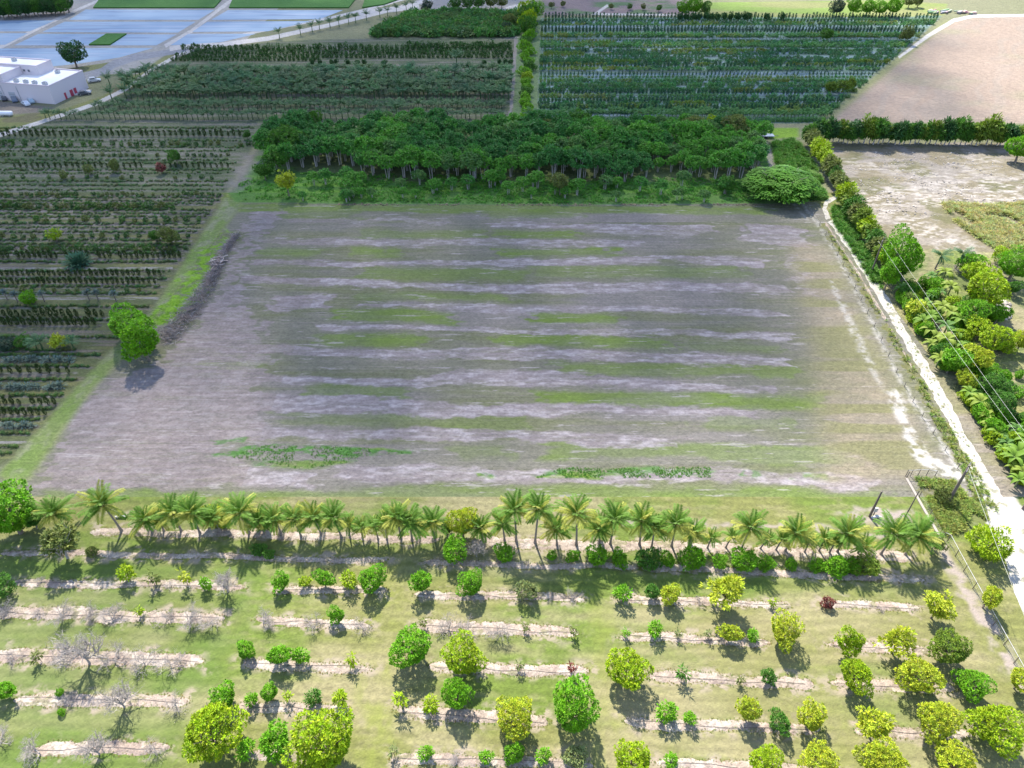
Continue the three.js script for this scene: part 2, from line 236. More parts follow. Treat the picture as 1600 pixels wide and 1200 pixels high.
T2.line('weedstrip', [[1285, 350], [1330, 420], [1385, 510], [1440, 605], [1475, 665], [1515, 735], [1545, 800]], [8, 9, 12, 14, 18, 26, 30]); T2.area('weedstrip', [[1425, 745], [1490, 750], [1545, 810], [1475, 835], [1450, 795]]);
T2.area('garden', [[1385, 440], [1420, 400], [1450, 385], [1620, 400], [1700, 780], [1600, 760], [1540, 660], [1490, 590], [1430, 500]]);
T2.area('land', [[1318, 300], [1340, 330], [1400, 395], [1450, 388], [1700, 400], [1700, 240], [1300, 240]]);
for (const [p, w] of [[[[1360, 330], [1420, 345], [1480, 380], [1530, 400]], 26], [[[1330, 310], [1460, 312], [1640, 305]], 24]]) T2.line('rubble', p, w);
T2.area('track', [[352, 308], [378, 318], [318, 398], [258, 480], [190, 560], [140, 612], [50, 740], [20, 770], [0, 740], [95, 620], [160, 560], [240, 480], [298, 390]]);
T2.area('nursery', [[-400, 296], [352, 296], [340, 325], [298, 390], [238, 482], [160, 560], [105, 620], [20, 716], [-60, 770], [-400, 770]]);
for (const [y, xe, k] of NR) { const e = xe > 0 ? xe : xb(y); T2.line(k === 'bare' ? 'bedbare' : 'bed', [[-300, y + 3], [e, y + 1]], k === 'conifer' ? 5 : 4); }
T2.area('windrow', [[378, 358], [345, 400], [334, 440], [300, 490], [252, 545], [240, 540], [270, 500], [320, 440], [335, 400], [362, 368]], 1);
T2.area('cover', [[350, 290], [1260, 290], [1255, 318], [900, 320], [600, 319], [366, 316]]);
T2.blur('soil', 2); T2.blur('green', 4); T2.blur('weed', 2); T2.blur('lush', 4); T2.blur('stone', 2); T2.blur('dryside', 14); T2.blur('track', 4); T2.blur('garden', 4); T2.blur('land', 3); T2.blur('rubble', 8); T2.blur('windrow', 8); T2.blur('nursery', 3); T2.blur('bed', 1); T2.blur('cover', 2);
const tex2 = T2.paint((x, f) => {
  const fine = fbm(x * 0.45, f * 2.6 + 11, 3), nu = T2.get('nursery', x, f), wx = x + (noise(x * 0.22, f * 0.5) + noise(x * 0.6 + 7, f * 1.2) - 1) * 4.5, wf = f + (noise(x * 0.13 + 31, f * 0.4) + 0.6 * noise(x * 0.4, f * 0.9) + 0.35 * noise(x * 1.1, f * 2.1) - 0.97) * 1.5; let q;
  const outside = Math.max(T2.get('track', x, f), T2.get('garden', x, f), x > 85 ? 1 : 0, f > 186 ? 1 : 0);
  if (nu < 0.99 && outside < 0.99) {
    const streak = fbm(x * 0.07 + 20, f * 0.9, 4), s = 1.5 * streak + fine * 1.0 - 1.15;
    set([0.172, 0.168, 0.12]); mixTo([0.225, 0.2, 0.19], step(0.35, 0.7, noise(x * 0.03, f * 0.06 + 70)) * 0.7); mixTo([0.15, 0.16, 0.075], step(0.42, 0.72, fbm(x * 0.03 + 5, f * 0.25, 3)) * 0.8); mixTo([0.29, 0.245, 0.235], (s * 1.2 - 0.1) * 0.5);
    if ((q = T2.get('green', wx, wf)) > 0.01) mixTo([0.14, 0.205, 0.035], q * (0.6 + 0.5 * noise(x * 0.15, f * 0.8)));
    if ((q = T2.get('soil', wx, wf)) > 0.01) { mixTo(x < -45 ? [0.265, 0.22, 0.212] : [0.285, 0.245, 0.245], q * clamp(0.75 + s * 0.9)); const n = fbm(x * 0.5 + 4, f * 1.35, 4); mixTo([0.40, 0.362, 0.368], q * step(0.46, 0.76, n) * (x < -45 ? 0.28 : 0.85)); mixTo([0.20, 0.17, 0.165], q * step(0.5, 0.32, n) * 0.5); }
    mixTo([0.42, 0.38, 0.375], step(0.68, 0.78, fbm(x * 0.22, f * 1.7 + 90, 4)) * 0.5);
    if ((q = T2.get('dryside', x, f)) > 0.01) { mixTo([0.34, 0.275, 0.195], q * (0.35 + 0.6 * fbm(x * 0.3, f * 0.6, 3))); mixTo([0.20, 0.20, 0.075], q * step(0.48, 0.66, noise(x * 0.06 + 9, f * 0.4)) * 0.8); }
    if ((q = T2.get('weed', wx * 0.6 + x * 0.4, wf * 0.6 + f * 0.4)) > 0.01) { mixTo([0.075, 0.20, 0.035], q * step(0.3, 0.58, fbm(x * 0.7, f * 1.4, 3))); mixTo([0.18, 0.25, 0.02], q * step(0.45, 0.6, noise(x * 0.09 + 2, f * 0.5 + 14)) * 0.7); }
  }
  if (outside > 0.01) { const k = [out[0], out[1], out[2]]; grass(x, f); const g = [out[0], out[1], out[2]]; set(k); mixTo(g, outside); }
  if ((q = T2.get('track', x, f)) > 0.01) { mixTo([0.145, 0.225, 0.05], q * 0.8); mixTo([0.27, 0.265, 0.18], q * step(0.46, 0.74, fbm(x * 0.3, f * 0.25, 4)) * 0.7); }
  mixTo([0.19, 0.36, 0.015], T2.get('lush', wx, wf) * step(0.2, 0.5, fbm(x * 0.4, f * 0.4, 3))); if ((q = T2.get('windrow', wx, f)) > 0.01) mixTo([0.17, 0.15, 0.145], q * step(0.36, 0.66, fbm(x * 0.6, f * 0.6, 3)) * 0.75);
  if ((q = T2.get('garden', wx, wf)) > 0.01) { mixTo([0.27, 0.235, 0.14], q * step(0.42, 0.62, fbm(x * 0.12, f * 0.12, 3)) * 0.8); mixTo([0.11, 0.14, 0.04], q * step(0.5, 0.66, fbm(x * 0.2 + 9, f * 0.2, 3)) * 0.8); }
  if ((q = T2.get('land', wx, wf)) > 0.01) { mixTo([0.21, 0.18, 0.11], q); mixTo([0.30, 0.262, 0.22], q * step(0.46, 0.64, fbm(x * 0.16, f * 0.28, 5)) * 0.8); mixTo([0.14, 0.135, 0.055], q * step(0.52, 0.68, fbm(x * 0.12 + 33, f * 0.16, 4)) * 0.85); mixTo([0.45, 0.405, 0.355], T2.get('rubble', wx, wf) * step(0.4, 0.72, fbm(x * 0.6, f * 1.1, 4))); }
  if (nu > 0.01) {
    mixTo([0.095, 0.115, 0.042], nu); mixTo([0.165, 0.165, 0.06], nu * step(0.42, 0.66, fbm(x * 0.05, f * 0.5, 4)) * 0.8); mixTo([0.175, 0.145, 0.125], nu * step(0.56, 0.76, fbm(x * 0.05 + 7, f * 0.9, 3)) * 0.8);
    const b = T2.get('bed', x, f + (fine - 0.5) * 0.7), bb = T2.get('bedbare', x, f); if (b > 0.01) { mixTo([0.21, 0.195, 0.185], b * nu * step(0.36, 0.62, fbm(x * 0.4, f * 2, 3)) * 0.8); mixTo([0.05, 0.045, 0.035], b * nu * step(0.45, 0.62, noise(x * 0.9 + 5, f * 1.5)) * 0.65); } if (bb > 0.01) mixTo([0.29, 0.27, 0.265], bb * nu * step(0.25, 0.6, fbm(x * 0.5, f * 2, 3)) * 0.8);
  }
  if ((q = T2.get('weedstrip', wx * 0.3 + x * 0.7, f)) > 0.01) mixTo([0.16, 0.16, 0.05], q * step(0.3, 0.6, fbm(x * 0.7, f * 0.7, 3)) * 0.9);
  if ((q = T2.get('stone', wx * 0.12 + x * 0.88, wf * 0.3 + f * 0.7)) > 0.01) mixTo(f < 100 ? [0.58, 0.55, 0.5] : STONE, q * 0.9 * step(0.3, 0.66, fbm(x * 0.9, f * 0.9 + 9, 4)));
  mixTo([0.09, 0.22, 0.03], T2.get('cover', x, wf * 0.3 + f * 0.7) * (0.75 + 0.3 * fine)); speckle(x, f, 0.26); const tl = 1 + 0.16 * (noise(x * 0.05, f * 4.5) - 0.5) + 0.12 * (noise(x * 0.03 + 40, f * 8) - 0.5); out[0] *= tl; out[1] *= tl; out[2] *= tl;
});
// ----- far ground -----
const T3 = new Canvas2(2048, 896, -430, 430, 192, 540);
T3.area('nursery', [[-700, 330], [-400, 296], [-60, 235], [30, 200], [145, 160], [232, 112], [300, 76], [480, 62], [806, 58], [800, 190], [420, 192], [388, 240], [345, 315]]);
T3.area('cloth', [[843, 28], [1472, 24], [1288, 192], [838, 196]]); T3.area('strip', [[808, 12], [846, 12], [840, 215], [800, 215]]); T3.line('pathline', [[806, 60], [802, 130], [796, 195]], 5);
T3.area('tan', [[1288, 190], [1400, 100], [1460, 54], [1500, 30], [1540, 25], [1900, 25], [2300, 190], [2300, 198]]); T3.line('tanverge', [[1278, 196], [1400, 96], [1482, 32]], [16, 12, 6]);
for (const [p, w] of [[[[1404, 90], [1450, 56], [1490, 32], [1520, 25], [1700, 23]], [4, 6, 6, 5, 4]], [[[-120, 250], [0, 211], [60, 192], [150, 162], [195, 140], [232, 112], [275, 88], [310, 74], [420, 60], [520, 38], [600, 18], [660, 2], [720, -14]], [7, 7, 6, 6, 6, 5, 5, 6, 7, 6, 6, 5, 4]], [[[265, 76], [320, 68], [400, 50], [520, 27], [600, 8], [640, -4]], [8, 5, 4, 4, 3, 3]], [[[-60, 92], [0, 74], [60, 44], [110, 20], [160, -2]], [7, 6, 5, 4, 4]], [[[258, 72], [300, 48], [330, 24], [365, -2]], [6, 5, 5, 5]], [[[560, 20], [620, 14], [655, 10]], 8], [[[670, 22], [760, 22], [800, 12], [830, 6]], [5, 5, 7, 8]], [[[925, 22], [1090, 24]], 3], [[[930, 22], [950, 8]], 4]]) T3.line('road', p, w);
T3.area('dirt', [[640, -8], [840, -8], [820, 20], [800, 60], [790, 60], [790, 22], [660, 20]]); T3.area('dirt', [[0, 24], [130, 4], [90, 32], [0, 33]]); T3.area('lawn', [[100, 170], [160, 150], [265, 82], [290, 82], [225, 118], [205, 140], [140, 168], [0, 206], [-100, 235], [-100, 205], [0, 185], [60, 175]]);
T3.area('lawn', [[100, 108], [180, 96], [175, 106], [130, 118]]); T3.line('asphalt', [[120, 122], [160, 112], [178, 100], [210, 90], [300, 76]], [12, 12, 12, 10, 8]); T3.area('yard', [[-200, 165], [0, 158], [85, 168], [60, 176], [-200, 190]]);
T3.area('crops', [[1080, 4], [1440, 0], [1430, 26], [1100, 28]]); T3.area('crops', [[1410, 2], [1480, 6], [1475, 24], [1405, 24]]); T3.area('brush', [[845, -6], [1080, -6], [1080, 22], [845, 24]]);
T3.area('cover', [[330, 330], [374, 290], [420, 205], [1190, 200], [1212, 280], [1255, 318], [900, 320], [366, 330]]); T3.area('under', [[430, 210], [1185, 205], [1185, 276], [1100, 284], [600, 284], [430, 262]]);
T3.area('bright', [[1198, 200], [1248, 200], [1248, 214], [1200, 218]]); T3.line('pathline', [[1190, 214], [1202, 240], [1212, 272]], [8, 11, 15]); T3.area('tall', [[1205, 222], [1248, 218], [1280, 270], [1290, 310], [1235, 318], [1215, 280]]);
T3.area('land', [[1290, 226], [1900, 218], [1900, 330], [1318, 330], [1300, 280]]); T3.line('rubble', [[1330, 310], [1460, 302], [1640, 288]], 34); T3.line('rubble', [[1310, 248], [1380, 262], [1460, 275], [1560, 262]], 16, 0.7); T3.line('rubble', [[1480, 250], [1560, 246]], 12, 0.7);
T3.area('litter', [[388, 240], [412, 236], [392, 285], [366, 300], [352, 305]]);
for (const n of ['nursery', 'cloth', 'tan', 'lawn', 'land', 'cover', 'under', 'tall', 'bright', 'yard', 'crops', 'strip', 'dirt']) T3.blur(n, 1); T3.blur('rubble', 6); T3.blur('brush', 5); T3.blur('tanverge', 2); T3.blur('litter', 3);
const tex3 = T3.paint((x, f) => {
  set([0.18, 0.20, 0.09]); mixTo([0.26, 0.25, 0.15], fbm(x * 0.02, f * 0.04, 3)); const wx = x + (fbm(x * 0.15, f * 0.3, 2) - 0.5) * 8, wf = f + (fbm(x * 0.15 + 9, f * 0.3, 2) - 0.5) * 4; let q;
  if (x < -120 && f > 300) mixTo([0.40, 0.385, 0.38], 0.75);
  if ((q = T3.get('nursery', x, f)) > 0.01) { mixTo([0.105, 0.13, 0.065], q); mixTo([0.175, 0.17, 0.135], q * step(0.46, 0.64, fbm(x * 0.04 + 9, f * 0.9, 3)) * 0.9); mixTo([0.07, 0.10, 0.045], q * step(0.52, 0.68, fbm(x * 0.05, f * 0.5 + 30, 3))); }
  if ((q = T3.get('cloth', x, f)) > 0.01) { mixTo([0.14, 0.23, 0.18], q); mixTo([0.21, 0.30, 0.34], q * step(0.5, 0.62, fbm(x * 0.02 + 3, f * 0.6, 3))); mixTo([0.09, 0.14, 0.09], q * step(0.55, 0.66, fbm(x * 0.03, f * 0.7 + 60, 3)) * 0.7); }
  mixTo([0.13, 0.205, 0.085], T3.get('strip', x, f)); mixTo([0.25, 0.23, 0.21], T3.get('pathline', x, f) * 0.8);
  if ((q = T3.get('tan', x, f)) > 0.01) { mixTo([0.335, 0.255, 0.19], q); mixTo([0.39, 0.30, 0.235], q * fbm(x * 0.05, f * 0.05, 3)); mixTo([0.33, 0.285, 0.235], q * step(0.45, 0.7, noise((x - f * 0.7) * 0.25 + noise(x * 0.1, f * 0.1) * 2, (x + f) * 0.02)) * 0.35); mixTo([0.30, 0.29, 0.17], q * step(0.55, 0.75, fbm(x * 0.02 + 4, f * 0.03, 4)) * 0.5); }
  mixTo([0.25, 0.26, 0.11], T3.get('tanverge', x, f) * 0.9); mixTo([0.36, 0.335, 0.315], T3.get('dirt', wx, f) * 0.9); if ((q = T3.get('lawn', x, f)) > 0.01) { mixTo([0.20, 0.215, 0.06], q * 0.9); mixTo([0.15, 0.12, 0.08], q * step(0.55, 0.7, fbm(x * 0.1, f * 0.1, 3)) * 0.6); } mixTo([0.22, 0.19, 0.155], T3.get('yard', x, f)); mixTo([0.28, 0.29, 0.32], T3.get('asphalt', x, f) * 0.9);
  if ((q = T3.get('crops', x, f)) > 0.01) { mixTo([0.20, 0.30, 0.05], q); mixTo([0.30, 0.28, 0.12], q * step(0.45, 0.7, fbm(x * 0.02, f * 0.1, 3)) * 0.7); } if ((q = T3.get('brush', wx, f)) > 0.01) { mixTo([0.22, 0.17, 0.17], q); mixTo([0.10, 0.17, 0.07], q * step(0.5, 0.7, fbm(x * 0.06, f * 0.1, 3))); }
  mixTo([0.58, 0.55, 0.52], T3.get('road', x, f) * 0.95);
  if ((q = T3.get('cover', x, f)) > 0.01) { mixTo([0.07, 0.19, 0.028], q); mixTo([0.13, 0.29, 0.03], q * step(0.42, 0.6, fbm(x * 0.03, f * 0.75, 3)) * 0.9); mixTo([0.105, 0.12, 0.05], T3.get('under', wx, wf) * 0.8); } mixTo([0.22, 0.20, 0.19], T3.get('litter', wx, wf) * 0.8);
  mixTo([0.19, 0.33, 0.02], T3.get('bright', x, f)); if ((q = T3.get('tall', x, f)) > 0.01) { mixTo([0.10, 0.21, 0.03], q); mixTo([0.18, 0.25, 0.05], q * step(0.5, 0.65, fbm(x * 0.2, f * 0.2, 3))); } mixTo([0.25, 0.23, 0.21], T3.get('pathline', x, f) * 0.8);
  if ((q = T3.get('land', wx, wf)) > 0.01) { mixTo([0.21, 0.18, 0.115], q); mixTo([0.28, 0.25, 0.22], q * step(0.46, 0.62, fbm(x * 0.15, f * 0.26, 5)) * 0.85); mixTo([0.14, 0.135, 0.06], q * step(0.5, 0.66, fbm(x * 0.1 + 33, f * 0.15, 4)) * 0.9); mixTo([0.46, 0.42, 0.38], T3.get('rubble', wx, wf) * step(0.4, 0.7, fbm(x * 0.5, f * 1.0, 4))); }
  speckle(x * 0.5, f * 0.5, 0.24);
});
const groundMat = (map, bump) => new THREE.MeshStandardMaterial({ map, roughness: 1, bumpMap: BUMP, bumpScale: bump, side: THREE.DoubleSide });
const M1 = groundMat(tex1, 0.14), M2 = groundMat(tex2, 0.22), M3 = groundMat(tex3, 0.3);
function structure(name, geo, mat, label, category) { return put(mesh(name, geo, mat), name, label, category, null, 'structure'); }
structure('ground', sheet([[-3500, -2500], [3500, -2500], [3500, 4500], [-3500, 4500]], -0.06), std(rgb(0.14, 0.147, 0.077), 1), 'wide flat farmland reaching to the horizon', 'ground');
structure('orchard_lawn', sheet([[-100, 20], [100, 20], [100, 78.5], [-100, 78.5]], 0), M1, 'mown orchard grass with dry patches below the palm row', 'grass');
structure('verge_ground', sheet([[-165, 78.5], [165, 78.5], [165, 192], [-165, 192]], 0), M2, 'grassy verges and planting ground around the bare field', 'ground');
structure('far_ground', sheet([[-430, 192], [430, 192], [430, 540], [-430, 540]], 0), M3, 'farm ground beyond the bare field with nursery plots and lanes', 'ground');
structure('field', sheet(ragged(px2([[372, 321], [800, 322], [1250, 320], [1300, 398], [1345, 482], [1400, 594], [1452, 742], [1440, 764], [800, 763], [48, 762], [70, 690], [130, 620], [250, 552], [330, 440]]), 0.7, 1.2), 0.012), M2, 'large bare field streaked with pale soil and thin green bands', 'field');
structure('nursery_plot', sheet(ragged(px2([[-330, 700], [26, 712], [105, 622], [160, 562], [240, 482], [298, 392], [344, 312], [-200, 312]]), 0.4, 2), 0.016), M2, 'nursery plot with narrow planted rows beside the bare field', 'nursery ground');
structure('tilled_field', sheet(ragged(px2([[1290, 188], [1400, 101], [1460, 56], [1502, 32], [1545, 27], [1640, 26], [1640, 187]]), 0.4, 3), 0.02), M3, 'smooth tan tilled field behind the windbreak trees', 'field');
structure('container_yard', sheet(px2([[844, 31], [1464, 27], [1288, 190], [840, 193]]), 0.016), M3, 'dark nursery block floored with blue grey ground cloth', 'nursery ground');

// lanes with real gravel edges
const gravelTex = (() => { const c = new Canvas2(1024, 1024, 0, 30, 0, 30); const t = c.paint((x, f) => { set([0.56, 0.525, 0.465]); mixTo([0.48, 0.44, 0.38], step(0.5, 0.7, fbm(x * 0.5, f * 0.5, 4)) * 0.6); mixTo([0.25, 0.25, 0.14], step(0.62, 0.72, fbm(x * 0.8 + 7, f * 0.8, 4)) * 0.7); speckle(x, f, 0.25); speckle(x * 3, f * 3, 0.2); }); t.wrapS = t.wrapT = THREE.MirroredRepeatWrapping; return t; })();
const soilTex = (() => { const c = new Canvas2(1024, 1024, 0, 20, 0, 20); const t = c.paint((x, f) => { set([0.42, 0.34, 0.275]); mixTo([0.50, 0.43, 0.365], step(0.45, 0.7, fbm(x * 0.4, f * 0.6, 4))); mixTo([0.34, 0.26, 0.215], step(0.52, 0.72, fbm(x * 0.9 + 3, f * 0.9, 4)) * 0.8); mixTo([0.20, 0.20, 0.08], step(0.6, 0.72, fbm(x * 0.7 + 19, f * 1.2, 4)) * 0.6); mixTo([0.18, 0.16, 0.10], step(0.7, 0.78, fbm(x * 1.7 + 9, f * 1.7, 3)) * 0.6); speckle(x, f, 0.3); speckle(x * 4, f * 4, 0.3); }); t.wrapS = t.wrapT = THREE.MirroredRepeatWrapping; return t; })();
const gravelMat = groundMat(gravelTex, 0.2), soilMat = groundMat(soilTex, 0.2);
function band(pts, wid) { const A = [], B = []; pts.forEach((p, k) => { const q = pts[Math.min(k + 1, pts.length - 1)], o = pts[Math.max(k - 1, 0)], dx = q[0] - o[0], dy = q[1] - o[1], l = Math.hypot(dx, dy), w = wid[k] / 2; A.push([p[0] - dy / l * w, p[1] + dx / l * w]); B.push([p[0] + dy / l * w, p[1] - dx / l * w]); }); return px2([...A, ...B.reverse()]); }
structure('gravel_lane', sheet(ragged(band([[1326, 304], [1306, 308], [1292, 316], [1288, 326], [1294, 342]], [5, 6, 7, 7, 7]), 0.3, 0.8, 2), 0.018), gravelMat, 'pale gravel bend where the farm lane meets the hedge', 'lane');
structure('gravel_lane', sheet(ragged(band([[1298, 345], [1322, 378], [1352, 422], [1384, 472], [1414, 524], [1442, 572], [1478, 636], [1510, 698], [1532, 736], [1554, 786], [1580, 830], [1610, 900], [1680, 1060]], [8, 9.5, 11, 13, 14, 16, 17, 19, 22, 32, 50, 62, 80]), 0.55, 0.5, 5), 0.016), gravelMat, 'white gravel lane running between the weed strip and garden', 'lane');
structure('wheel_track', sheet(ragged(band([[1288, 345], [1312, 382], [1340, 425], [1372, 480], [1402, 532], [1428, 580]], [1.4, 1.8, 2, 2.2, 2.4, 2]), 0.5, 0.5, 8), 0.014), soilMat, 'thin pale wheel track beside the gravel lane', 'lane');

// planting beds of pale mulch, slightly mounded
const ORD = ['', 'first', 'second', 'third', 'fourth', 'fifth'], EDGE = [];
const hoseMat = std(rgb(0.07, 0.06, 0.055), 0.7);
BEDS.forEach(([xa, ya, xc, yc, w, row], n) => {
  const A = at(xa, ya), B = at(xc, yc), len = Math.hypot(B[0] - A[0], B[1] - A[1]), ux = (B[0] - A[0]) / len, uz = (B[1] - A[1]) / len, wid = w * A[2] / Math.sin(Math.atan2(EYE, -A[1])) / 2 * 0.9, N = Math.round(len / 0.28), K = 8;
  const g = new THREE.BufferGeometry(), P = [], U = [], I = [];
  for (let i = 0; i <= N; i++) { const s = i / N * len, end = Math.sqrt(clamp(Math.min(s, len - s) / (wid * (1.2 + 2.2 * noise(n * 7.3, s > len / 2 ? 5 : 1))))); for (let k = 0; k <= K; k++) {
    const e = k / K * 2 - 1, side = e < 0 ? 1 : 2, ww = wid * end * (0.62 + 0.8 * fbm(s * 0.16 + n * 13, side * 7.7 + n, 3)) * (0.82 + 0.36 * noise(s * 1.1, n * 5 + side)) * (0.9 + 0.2 * noise(s * 3.3, n * 9 + side)), o = e * ww + (noise(s * 0.15, n) - 0.5) * 0.6;
    const x = A[0] + ux * s - uz * o, z = A[1] + uz * s + ux * o; P.push(x, -0.03 + 0.10 * (1 - e * e) * (0.7 + 0.6 * noise(x * 1.3, z * 1.3)) * end, z); U.push(x, -z);
  } }
  for (let i = 0; i <= N; i++) for (const k of [0, K]) for (let q = 0; q < 2; q++) { const j = (i * (K + 1) + k) * 3, e = noise(i * 1.7 + q * 31, n * 3 + k); EDGE.push([P[j] + (noise(i * 2.1, q * 9 + n) - 0.5) * 0.5, P[j + 2] + (k ? 1 : -1) * (e * 0.55 - 0.42)]); }
  for (let i = 0; i < N; i++) for (let k = 0; k < K; k++) { const a = i * (K + 1) + k, b = a + K + 1; I.push(a, a + 1, b, a + 1, b + 1, b); }
  g.setAttribute('position', new THREE.Float32BufferAttribute(P, 3)); g.setAttribute('uv', new THREE.Float32BufferAttribute(U, 2)); g.setIndex(I); g.computeVertexNormals();
  const where = row > 0 ? `in the ${ORD[row]} orchard row from the palms` : row === 0 ? 'under the coconut palm row' : 'behind the shrubs next to the palm row';
  put(mesh('mulch_bed', g, soilMat), 'mulch_bed', `pale ragged mulch bed ${where}`, 'mulch bed', `mulch beds ${where}`, 'structure');
  if (row > 0 && len > 12) { const m = new MB(), pts = []; for (let s = 1; s < len - 0.5; s += 1.5) pts.push(V(A[0] + ux * s - uz * ((noise(s * 0.3, n + 50) - 0.5) * 0.5), 0.11, A[1] + uz * s + ux * (noise(s * 0.3, n + 50) - 0.5) * 0.5)); m.tube(pts, pts.map(() => 0.022), 4, [1, 1, 1]); put(mesh('drip_hose', m.geo(), hoseMat), 'drip_hose', `thin black drip hose along a bed ${where}`, 'hose', `drip hoses ${where}`); }
});

// plastic covered beds and crops beyond the packing house
const plasticTex = (() => { const c = new Canvas2(1024, 512, -300, 0, 290, 440); return c.paint((x, f) => { set([0.22, 0.35, 0.50]); mixTo([0.28, 0.41, 0.55], fbm(x * 0.03, f * 0.25, 4)); mixTo([0.36, 0.44, 0.57], step(0.56, 0.74, fbm(x * 0.02 + 7, f * 0.5, 4)) * 0.8); mixTo([0.13, 0.20, 0.33], step(0.6, 0.75, fbm(x * 0.05 + 2, f * 0.7, 3)) * 0.6); }); })();
const plasticMat = new THREE.MeshStandardMaterial({ map: plasticTex, roughness: 0.75, side: THREE.DoubleSide });
for (const q of [[[-60, 32], [86, 32], [47, 49], [-60, 49]], [[134, 15], [335, 16], [310, 31], [108, 31]], [[101, 34], [306, 34], [278, 51], [66, 50]], [[-80, 52], [44, 52], [8, 70], [-80, 70]], [[60, 53], [276, 54], [244, 71], [22, 71]], [[356, 16], [536, 16], [500, 30], [330, 31]], [[324, 34], [488, 33], [418, 49], [300, 50]], [[294, 53], [400, 53], [345, 66], [266, 71]], [[-80, 76], [240, 75], [186, 90], [120, 100], [60, 106], [-80, 125]]])
  structure('plastic_plot', sheet(px2(q), 0.03), plasticMat, 'plot of planting beds covered in pale blue plastic film', 'plastic plot').userData.group = 'blue plastic covered plots';
const cropMat = std(rgb(0.04, 0.135, 0.015), 1, { bumpMap: BUMP, bumpScale: 0.5 });
for (const [q, l] of [[[[160, -6], [352, -6], [335, 13], [146, 13]], 'bright green crop plot past the blue plastic plots'], [[[366, -6], [560, -6], [545, 13], [358, 13]], 'bright green crop plot past the blue plastic plots'], [[[572, -6], [640, -6], [600, 8], [566, 13]], 'bright green crop plot past the blue plastic plots'], [[[167, 54], [198, 54], [172, 71], [139, 71]], 'small green crop patch set within the blue plastic plots']]) {
  const g = new THREE.ExtrudeGeometry(new THREE.Shape(px2(q).map(p => new THREE.Vector2(...p))), { depth: 0.5, bevelEnabled: false }); g.rotateX(-Math.PI / 2); g.translate(0, 0.04, 0);
  const o = structure('crop_plot', g, cropMat, l, 'crop plot'); if (l[0] === 'b') o.userData.group = 'bright green crop plots';
}
// ---------- plants ----------
const leafMat = (r, g, b, through = 0.38) => new THREE.MeshPhysicalMaterial({ color: rgb(r, g, b), vertexColors: true, roughness: 0.7, specularIntensity: 0.4, transmission: through, thickness: 0, side: THREE.DoubleSide });
const bark = std(rgb(0.2, 0.165, 0.13), 1, { vertexColors: true }), paleBark = std(rgb(0.46, 0.42, 0.40), 1, { vertexColors: true }), greyBark = std(rgb(0.36, 0.325, 0.30), 1, { vertexColors: true });
function tint(r, a) { const k = 1 + (r() - 0.5) * a, w = (r() - 0.5) * a * 0.3; return [k * (1 + w), k, k * (1 - w)]; }
function onSphere(r, low = -1) { const y = low + (1 - low) * r(), t = r() * 2 * Math.PI, s = Math.sqrt(Math.max(0, 1 - y * y)); return V(s * Math.cos(t), y, s * Math.sin(t)); }
function crown(o) { // leaves gathered in clumps on a lumpy body
  const { seed, clumps, per, a = 1, b = 0.95, yc, len, wid, low = -0.75, lump = 0.3, spread = 0.14, droop = 0.2, vary = 0.55 } = o, r = rng(seed), m = new MB(), lobes = [];
  for (let k = 0; k < 9; k++) lobes.push([onSphere(r, -0.4), r()]);
  for (let k = 0; k < clumps; k++) {
    const d = onSphere(r, low); let g = 0; for (const [l, w] of lobes) g = Math.max(g, Math.pow(clamp(d.dot(l)), 6) * w);
    const rad = (1 - lump * 0.75 + lump * 1.25 * g) * (r() < 0.72 ? 0.9 + 0.12 * r() : 0.5 + 0.4 * r()), c = tint(r, vary), p = V(d.x * rad * a, yc + d.y * rad * b, d.z * rad * a);
    for (let q = 0; q < per; q++) {
      const e = onSphere(r), dir = d.clone().multiplyScalar(0.75).add(e.clone().multiplyScalar(0.95)); dir.y -= droop; dir.normalize();
      const n = d.clone().multiplyScalar(0.7).add(onSphere(r).multiplyScalar(0.55)); n.y += 0.55; n.normalize(); const t = tint(r, 0.35);
      m.leaf(p.clone().add(e.multiplyScalar(spread * r())), dir, n, len * (0.7 + 0.6 * r()), wid * (0.7 + 0.6 * r()), [c[0] * t[0], c[1] * t[1], c[2] * t[2]]);
    }
  }
  return m.geo();
}
function trunkGeo(seed, yc, rad, limbs, reach = 0.6) {
  const r = rng(seed), m = new MB(), fork = V((r() - 0.5) * 0.1, yc * 0.55, (r() - 0.5) * 0.1), w = [1, 1, 1];
  m.tube([V(0, -0.04, 0), V(0, yc * 0.12, 0), fork], [rad * 1.35, rad, rad * 0.8], 7, w);
  for (let k = 0; k < limbs; k++) { const a = (k + r() * 0.5) / limbs * 2 * Math.PI, e = V(Math.cos(a) * reach, yc + 0.15 + r() * 0.4, Math.sin(a) * reach), mid = fork.clone().lerp(e, 0.5); mid.y -= 0.05; mid.x *= 0.8; mid.z *= 0.8; m.tube([fork, mid, e], [rad * 0.6, rad * 0.4, rad * 0.12], 5, w); }
  return m.geo();
}
